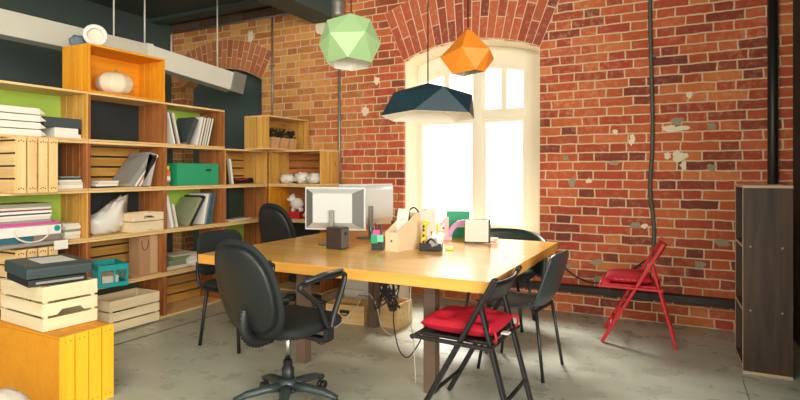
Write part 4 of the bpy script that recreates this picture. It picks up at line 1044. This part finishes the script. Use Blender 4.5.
# ------------------------------------------------------------------ chairs
def office_chair(label, loc, rz, arms=True):
    """faces local +y"""
    o = thing('office_chair', label, 'chair', loc, rz, 'office chairs')
    bm = BM()
    for k in range(5):
        a = 2*PI*k/5+R(18); d = Vector((math.cos(a), math.sin(a), 0))
        pts = [d*.035+Vector((0, 0, .115)), d*.12+Vector((0, 0, .112)), d*.22+Vector((0, 0, .098)), d*.29+Vector((0, 0, .075))]
        tube(bm, pts, [.034, .030, .026, .020], 8, flat=.75)
    lathe(bm, [(.05, .085), (.055, .10), (.05, .14), (.038, .16)], 20); st = obj('star_base', bm, M['shell'], o)
    for k in range(5):
        a = 2*PI*k/5+R(18); d = Vector((math.cos(a), math.sin(a), 0)); p = d*.29
        T = Matrix.Translation((p.x, p.y, .0265)) @ Matrix.Rotation(a, 4, 'Z') @ Matrix.Rotation(PI/2, 4, 'X')
        bm = BM(); lathe(bm, [(.018, -.024), (.026, -.020), (.026, -.006), (.02, -.004), (.02, .004), (.026, .006), (.026, .020), (.018, .024)], 16, T)
        tube(bm, [(p.x, p.y, .03), (p.x, p.y, .066)], .008, 6); obj('caster', bm, M['black'], o)
    bm = BM(); lathe(bm, [(.034, .13), (.034, .215), (.027, .22), (.025, .26)], 20); obj('column_sleeve', bm, M['black'], o)
    bm = BM(); lathe(bm, [(.0165, .255), (.0165, .42)], 16); obj('gas_lift', bm, M['chrome'], o)
    bm = BM(); box(bm, -.08, .08, -.14, .10, .41, .43); bar(bm, (.10, .02, .40), (.20, .03, .385), .014); blob(bm, (.215, .03, .383), (.02, .02, .012), None, 1, 0, 10, 8); obj('seat_plate', bm, M['black'], o, bevel=.006)
    # seat cushion, rounded
    bm = BM()
    def se(u, v):
        a = 2*PI*u; b = PI*(v-.5); p = .42
        sg = lambda x: math.copysign(abs(x)**p, x)
        cb = abs(math.cos(b))**.35
        x = .235*cb*sg(math.cos(a)); y = .235*cb*sg(math.sin(a))
        return (x, y+.02, .468+.042*math.copysign(abs(math.sin(b))**.8, math.sin(b))-.10*max(0, y-.12)**1.3+.05*max(0, -y-.15))
    grid(bm, se, 40, 14); bmesh.ops.remove_doubles(bm, verts=bm.verts, dist=1e-5); obj('seat', bm, M['blackf'], o)
    # backrest: padded oval with plastic shell behind
    def bk(off, sx, sz, th, side):
        def f(u, v):
            a = 2*PI*u; r = v
            sg = lambda x, p: math.copysign(abs(x)**p, x)
            X = sx*r*sg(math.cos(a), .78); Z = sz*r*sg(math.sin(a), .72)
            X *= 1-.10*(Z/sz) if Z > 0 else 1+.0*(Z/sz)
            e_ = (1-r**4)
            y = off+side*th*e_+.35*X*X-.27*(Z+.16)
            return (X, y, .702+Z)
        return f
    bm = BM(); grid(bm, bk(-.262, .235, .265, .035, 1), 44, 8); grid(bm, bk(-.262, .235, .265, .012, -1), 44, 8); bmesh.ops.remove_doubles(bm, verts=bm.verts, dist=1e-5); br = obj('backrest', bm, M['blackf'], o)
    bm = BM(); grid(bm, bk(-.282, .205, .235, .022, -1), 44, 8); grid(bm, bk(-.282, .205, .235, .012, 1), 44, 8); bmesh.ops.remove_doubles(bm, verts=bm.verts, dist=1e-5)
    obj('back_shell', bm, M['black'], br)
    # bellows covered spine
    pts = catmull([(0, -.30, .60), (0, -.31, .54), (0, -.30, .48), (0, -.26, .435), (0, -.20, .418), (0, -.12, .42)], 7)
    rr = [.030+(.006 if i % 2 else -.004) for i in range(len(pts))]
    bm = BM(); tube(bm, pts, rr, 12, flat=.6); obj('spine_bellows', bm, M['black'], o)
    if arms:
        for s in (-1, 1):
            bm = BM(); x = s*.275
            loop = catmull([(x, -.20, .725), (x, -.10, .742), (x, .04, .742), (x, .145, .742), (x, .15, .70), (x, .10, .60), (x, .055, .52), (x, .03, .465), (x, -.01, .52), (x, -.06, .61), (x, -.15, .68)], 6, True)
            tube(bm, loop, .017, 8, True, flat=.8); bar(bm, (x, .02, .47), (x, .02, .41), .05, .03); bar(bm, (x, .02, .408), (s*.10, .02, .404), .05, .02)
            ar = obj('armrest', bm, M['black'], o)
            bm = BM(); tube(bm, [(x, -.17, .748), (x, -.02, .764), (x, .13, .764)], [.014, .020, .018], 8, flat=.5); obj('arm_pad', bm, M['shell'], ar)
    return o
OC = office_chair('black office chair with armrests in front of the table', (-1.925, 2.38, 0), R(-5))
# far one, no armrests seen
o = office_chair('black office chair with tall oval back at far left table corner', (-3.15, 4.07, 0), R(-6), arms=False)
o.scale = (.98, .98, 1.06)

def shell_chair(label, loc, rz, mat, top=.80, W=.44):
    """faces local +y; one piece shell on four splayed rods"""
    o = thing('shell_chair', label, 'chair', loc, rz, 'moulded shell chairs')
    bm = BM()
    def f(u, v):
        # v 0 front edge .. 1 top of back
        x = (u-.5)*2
        if v < .5:
            t = v/.5; y = .22-.42*t; z = .455-.03*math.sin(t*PI)-.015*(1-t)**3; w = W/2*(.90+.10*t)
            z += .035*abs(x)**3*(.3+.7*t)
        else:
            t = (v-.5)/.5; y = -.20-.075*t-.02*math.sin(t*PI/2); z = .44+(top-.44)*t; w = W/2*(1-.16*t**2)
            y += .035*x*x*(1-.3*t)
            z -= .035*abs(x)**5*t
        if .4 < v < .6:
            k = 1-abs(v-.5)/.1; z += .012*k; y += .012*k
        return (x*w, y, z)
    grid(bm, f, 16, 28); obj('shell', bm, mat, o, solid=.012)
    for sx in (-1, 1):
        for ya, yb in ((.15, .21), (-.17, -.23)):
            bm = BM(); tube(bm, [(sx*.15, ya, .435), (sx*.19, yb, 0)], .011, 8); obj('leg', bm, M['black'], o)
    for yc in (.14, -.16):
        bm = BM(); bar(bm, (-.16, yc, .418), (.16, yc, .418), .018); obj('crossbar', bm, M['black'], o)
    return o
S2 = shell_chair('dark green-grey moulded chair at the right side of table', (-.945, 3.58, 0), R(83), M['shell'], .79, .44)
# upholstered visitor chair on the left of the table
o = thing('visitor_chair', 'black padded chair at left end of table, behind office chair', 'chair', (-2.99, 3.12, 0), R(-90))
bm = BM()
def se2(u, v):
    a = 2*PI*u; b = PI*(v-.5); sg = lambda x: math.copysign(abs(x)**.4, x); cb = abs(math.cos(b))**.3
    return (.22*cb*sg(math.cos(a)), .215*cb*sg(math.sin(a)), .455+.032*math.sin(b))
grid(bm, se2, 36, 12); bmesh.ops.remove_doubles(bm, verts=bm.verts, dist=1e-5); obj('seat', bm, M['blackf'], o)
bm = BM()
def bb(u, v):
    a = 2*PI*u; b = PI*(v-.5); sg = lambda x: math.copysign(abs(x)**.45, x); cb = abs(math.cos(b))**.3
    X = .235*cb*sg(math.cos(a)); Z = .165*cb*sg(math.sin(a))
    return (X, -.225+.028*math.sin(b)+.6*X*X-.10*Z, .675+Z)
grid(bm, bb, 40, 12); bmesh.ops.remove_doubles(bm, verts=bm.verts, dist=1e-5); obj('backrest', bm, M['blackf'], o)
for s in (-1, 1):
    bm = BM(); tube(bm, catmull([(s*.19, -.24, .62), (s*.19, -.235, .50), (s*.19, -.17, .425), (s*.19, .17, .425)], 5), .012, 8); obj('side_rail', bm, M['black'], o)
    for ya, yb in ((.16, .19), (-.14, -.20)):
        bm = BM(); tube(bm, [(s*.19, ya, .425), (s*.205, yb, 0)], .013, 8); obj('leg', bm, M['black'], o)
# tub chair behind the table
o = thing('tub_chair', 'dark rounded armchair behind the far table edge by window', 'chair', (-1.375, 4.58, 0), R(180))
bm = BM()
def tb(u, v):
    a = PI*(1.0+u); r = 1
    x = .38*math.cos(a); y = .28*math.sin(a)+.06
    zt = .785-.09*abs(math.cos(a))**3
    z = .40+(zt-.40)*v
    return (x*(1+.06*v), y-.05*v*abs(math.sin(a)), z)
grid(bm, tb, 28, 8); obj('wrap_back', bm, M['shell'], o, solid=.03)
bm = BM(); lathe(bm, [(.28, .40), (.30, .42), (.30, .45), (.27, .475)], 28, Matrix.Translation((0, .03, 0))); obj('seat', bm, M['blackf'], o)
for sx in (-1, 1):
    for sy in (-.14, .19):
        bm = BM(); tube(bm, [(sx*.2, sy, .405), (sx*.25, sy*1.25, 0)], .013, 8); obj('leg', bm, M['black'], o)

def folding_chair(label, loc, rz, mat):
    """faces local -x"""
    o = thing('folding_chair', label, 'chair', loc, rz, 'folding chairs')
    hw_ = .205
    for s in (-1, 1):
        bm = BM(); a = Vector((-.255, s*hw_, .004)); b = Vector((.175, s*hw_, .775))
        bar(bm, a, b, .024, .046, up=(0, 1, 0)); obj('back_post', bm, mat, o, bevel=.007)
        bm = BM(); a = Vector((.255, s*(hw_-.028), .004)); b = Vector((.085, s*(hw_-.028), .635))
        bar(bm, a, b, .021, .042, up=(0, 1, 0)); rl = obj('rear_leg', bm, mat, o, bevel=.006)
        bm = BM(); lathe(bm, [(.012, -.026), (.012, .026)], 12, Matrix.Translation((.092, s*(hw_-.014), .615)) @ Matrix.Rotation(PI/2, 4, 'X')); obj('pivot', bm, M['black'], rl)
    bm = BM(); box(bm, -.27, .125, -.172, .172, .428, .446); obj('seat', bm, mat, o, bevel=.006)
    for s in (-1, 1):
        bm = BM(); bar(bm, (-.285, s*(hw_+.024), .436), (.17, s*(hw_+.024), .430), .018, .026, up=(0, 1, 0)); obj('seat_rail', bm, mat, o, bevel=.005)
    bm = BM(); tube(bm, [(-.265, -.25, .437), (-.265, .25, .437)], .012, 10); obj('seat_rod', bm, mat, o)
    bm = BM(); tube(bm, [(.145, -.25, .425), (.145, .25, .425)], .012, 10); obj('seat_rod', bm, mat, o)
    bm = BM()
    def ra(u, v):
        y = (u-.5)*2*(hw_-.012); z = .645+.105*v
        return (.102+(z-.645)*.558+.035*(1-(2*u-1)**2), y, z)
    grid(bm, ra, 14, 4); obj('backrest', bm, mat, o, solid=.016)
    bm = BM(); tube(bm, [(-.19, -hw_, .13), (-.19, hw_, .13)], .011, 8); obj('front_stretcher', bm, mat, o)
    bm = BM(); tube(bm, [(.214, -hw_+.03, .16), (.214, hw_-.03, .16)], .011, 8); obj('rear_stretcher', bm, mat, o)
    return o
folding_chair('black folding chair at near right table corner under red cushion', (-.965, 2.785, 0), R(-2), M['blackwood'])
folding_chair('red folding chair standing alone by the brick wall', (-.275, 4.60, 0), R(3), M['red'])
def cushion(label, loc, rz, W, D, T, tuft=True, ties=True):
    o = thing('seat_cushion', label, 'cushion', loc, rz)
    bm = BM(); T2 = T
    tufts = [(-D*.25, -W*.25), (-D*.25, W*.25), (D*.25, -W*.25), (D*.25, W*.25), (0, 0)] if tuft else []
    def top(u, v, s):
        x = (u-.5)*D; y = (v-.5)*W
        ex = 1-abs(2*u-1)**4; ey = 1-abs(2*v-1)**4
        h = (max(ex, 0)*max(ey, 0))**.45
        z = T2*.5+s*T2*.5*h
        if s > 0:
            for tx, ty in tufts:
                d2 = ((x-tx)**2+(y-ty)**2)/(.045**2); z -= .45*T2*math.exp(-d2)
            z += .05*T2*math.sin(19*x+7*y)*h
        else: z = max(0.0, T2*.5-T2*.5*h)
        pin = 1+.03*math.cos(PI*(2*u-1))*0
        return (x*pin, y, z)
    grid(bm, lambda u, v: top(u, v, 1), 30, 30); grid(bm, lambda u, v: top(u, v, -1), 30, 30)
    bmesh.ops.remove_doubles(bm, verts=bm.verts, dist=1e-5); obj('pad', bm, M['redf'], o)
    if tuft:
        for tx, ty in tufts:
            bm = BM(); blob(bm, (tx, ty, T*.56), (.011, .011, .006), None, 1, 0, 10, 6); obj('button', bm, M['redf'], o)
    if ties:
        for s in (-1, 1):
            bm = BM(); tube(bm, catmull([(D*.42, s*W*.44, T*.5), (D*.5+.012, s*W*.50, T*.55), (D*.5+.02, s*W*.50, T*.2), (D*.5+.01, s*W*.46, -.0)], 5), .007, 6); obj('tie', bm, M['redf'], o)
        bm = BM(); box(bm, D*.5-.01, D*.5+.03, -.02, .025, .004, .012); obj('white_tag', bm, M['white'], o)
    return o
cushion('tufted crimson cushion on the black folding chair', (-1.015, 2.783, .4465), R(-2), .36, .40, .10)
c2 = cushion('flat red cushion on the red folding chair', (-.345, 4.597, .4465), R(3), .34, .33, .075, tuft=False, ties=False)
bm = BM()
for k in range(5): tube(bm, catmull([(-.10+k*.042, -.1715, .030), (-.088+k*.042, -.1725, .042), (-.08+k*.042, -.1725, .030), (-.068+k*.042, -.1715, .040)], 4), .0022, 5)
obj('white_motif', bm, plain('faded pink thread', (220,120,120), .7), c2)

# ------------------------------------------------------------------ bookcase at right
o = thing('bookcase', 'dark walnut open bookcase standing sideways by right wall', 'bookcase', (.374, 4.115, 0), R(1))
BW, BD, BH = .265, .43, 1.215
bm = BM(); box(bm, 0.0, BW, 0, .018, 0, BH-.018); obj('side_panel', bm, M['walnut'], o)
bm = BM(); box(bm, 0.0, BW, BD-.018, BD, 0, BH-.018); obj('side_panel', bm, M['walnut'], o)
bm = BM(); box(bm, -.002, BW+.002, -.002, BD+.002, BH-.0175, BH); obj('top_board', bm, M['walnute'], o, bevel=.001)
bm = BM(); box(bm, -.002, .0, -.0005, .018, 0, BH-.018); box(bm, -.002, .0, BD-.018, BD, 0, BH-.018); obj('edge_band', bm, M['walnute'], o)
bm = BM(); box(bm, 0, BW+.001, -.0015, -.0002, 0.0, .018); obj('bottom_band', bm, M['walnute'], o)
for z_ in (.03, .40, .81):
    bm = BM(); box(bm, 0.0, BW-.01, .0185, BD-.0185, z_, z_+.018); sh = obj('shelf', bm, M['walnut'], o)
    bm = BM(); box(bm, -.002, 0, .0185, BD-.0185, z_, z_+.018); obj('edge_band', bm, M['walnute'], sh)
bm = BM(); box(bm, BW-.009, BW-.001, .0185, BD-.0185, 0, BH-.018); obj('back_panel', bm, M['walnut'], o)
bm = BM()
for z_ in (.41, .82):
    for x_ in (.04, .21): lathe(bm, [(.006, 0), (.005, .002)], 10, Matrix.Translation((x_, 0, z_)) @ Matrix.Rotation(PI/2, 4, 'X'))
obj('screw_cap', bm, M['walnute'], o)

# ------------------------------------------------------------------ pendant lamps
PXM = lambda Z: Z/540.0
def hull_shade(pts, k, cut):
    bm = BM()
    vs = [bm.verts.new((p[0]*k, -p[2]*k, p[1]*k)) for p in pts]
    r = bmesh.ops.convex_hull(bm, input=vs)
    bm.faces.ensure_lookup_table()
    bmesh.ops.recalc_face_normals(bm, faces=bm.faces)
    dl = [f for f in bm.faces if all(v.co.z < cut*k for v in f.verts)]
    bmesh.ops.delete(bm, geom=dl, context='FACES_ONLY')
    lv = [v for v in bm.verts if not v.link_faces]
    bmesh.ops.delete(bm, geom=lv, context='VERTS')
    return bm
def pendant(label, loc, Z, pts, cut, mat, apex, cord):
    k = PXM(Z)
    o = thing('pendant_lamp', label, 'lamp', loc, R(27.24), 'faceted pendant lamps')
    bm = hull_shade(pts, k, cut)
    s = obj('shade', bm, [mat, M['inner']], o)
    md = s.modifiers.new('solid', 'SOLIDIFY'); md.thickness = .005; md.offset = -1; md.material_offset = 1; md.material_offset_rim = 1
    ax, az = apex[0]*k, apex[1]*k
    bm = BM(); tube(bm, [(ax, 0, az-.002), (ax, 0, ZC-loc[2]-.03)], cord, 8); obj('cord', bm, M['cableb'], o)
    bm = BM(); lathe(bm, [(.02, 0), (.02, .05), (.012, .06)], 14, Matrix.Translation((ax, 0, az-.065))); obj('socket', bm, M['black'], o)
    bm = BM(); blob(bm, (ax, 0, az-.105), (.03, .03, .042), None, 1, 0, 14, 10); obj('bulb', bm, M['inner'], o)
    bm = BM(); lathe(bm, [(.05, ZC-loc[2]-.03), (.05, ZC-loc[2]-.0005)], 16, Matrix.Translation((ax, 0, 0))); obj('ceiling_rose', bm, M['black'], o)
    return o
GP = [(1,27,6),(-22,20,7),(21,20,9),(-31,-3.5,4),(31,-3,4),(-22,-22,5),(22,-21.5,6),(0,-20,24),(-17,3,25),(17,4,25),(-24,4,-18),(22,4,-20),(0,-25,-22),(-17,-24,-14),(17,-24,-14),(0,20,-22)]
pendant('pale green faceted pendant lamp hanging at upper left', (-1.836, 2.879, 2.119), 3.4, GP, -17, M['lgreen'], (1, 26), .004)
OP = [(1,26,0),(-27,-5,2),(-8,0.5,25),(20,0.5,17),(27,-6,0),(-15,-22,6),(6,-20,19),(16,-20.5,9),(-16,0,-20),(12,0,-25),(-2,-21,-15)]
pendant('orange faceted drop pendant lamp in front of window arch', (-1.32, 3.594, 2.137), 3.8, OP, -17, M['lorange'], (1, 25), .005)
BP = [(0,22,0),(-34,12,4),(14,15,23),(44,10,2),(2,12,-30),(-47,-11,3),(-15,-8.5,31),(38,-10,24),(47,-13,-5),(-35,-14,-24),(30,-14.5,-30)]
pendant('wide dark blue faceted pendant lamp hanging lowest over table', (-1.40, 3.104, 1.722), 3.4, BP, -8, M['lblue'], (0, 21), .004)

# ------------------------------------------------------------------ light, sky and camera
w = bpy.data.worlds.new('World'); scn.world = w; w.use_nodes = True
bg = w.node_tree.nodes['Background']; bg.inputs[0].default_value = (1.0, 0.95, 0.82, 1); bg.inputs[1].default_value = 2.3
def area(name, loc, rot, sx, sy, power, col):
    l = bpy.data.lights.new(name, 'AREA'); l.shape = 'RECTANGLE'; l.size = sx; l.size_y = sy; l.energy = power; l.color = col
    o = bpy.data.objects.new(name, l); COL.objects.link(o); o.location = loc; o.rotation_euler = rot
    return o
def aim(o, p):
    o.rotation_euler = (Vector(p)-o.location).to_track_quat('-Z', 'Y').to_euler()
l = area('daylight above the street', (-3.6, YW+2.4, 4.0), (0, 0, 0), 2.2, 1.4, 2000, (1, .96, .88)); aim(l, (-1.9, YW, 1.7))
l = area('side fill light', (3.0, -1.2, 2.0), (0, 0, 0), 3.4, 2.2, 300, (1, .95, .86)); aim(l, (-3.6, 3.4, 1.2))  # added fill from the open side to brighten the shelf fronts, no window there
l = area('brick wall fill light', (-1.5, 0.2, 3.25), (0, 0, 0), 1.6, 0.8, 85, (1, .93, .80)); aim(l, (-1.2, 5.0, 1.4))  # added fill from high up to lift the brick wall, no lamp hangs there

cam = bpy.data.cameras.new('Camera'); co = bpy.data.objects.new('Camera', cam); COL.objects.link(co)
co.location = (0, 0, 1.3); co.rotation_euler = (R(90), 0, R(27.24))
cam.sensor_width = 36; cam.lens = 540/800*36; cam.shift_y = -28/800
cam.clip_start = .05; cam.clip_end = 100
scn.camera = co
scn.view_settings.view_transform = 'Standard'; scn.view_settings.look = 'None'
scn.view_settings.gamma = 1.0; scn.view_settings.use_curve_mapping = False
scn.view_settings.exposure = 0.16
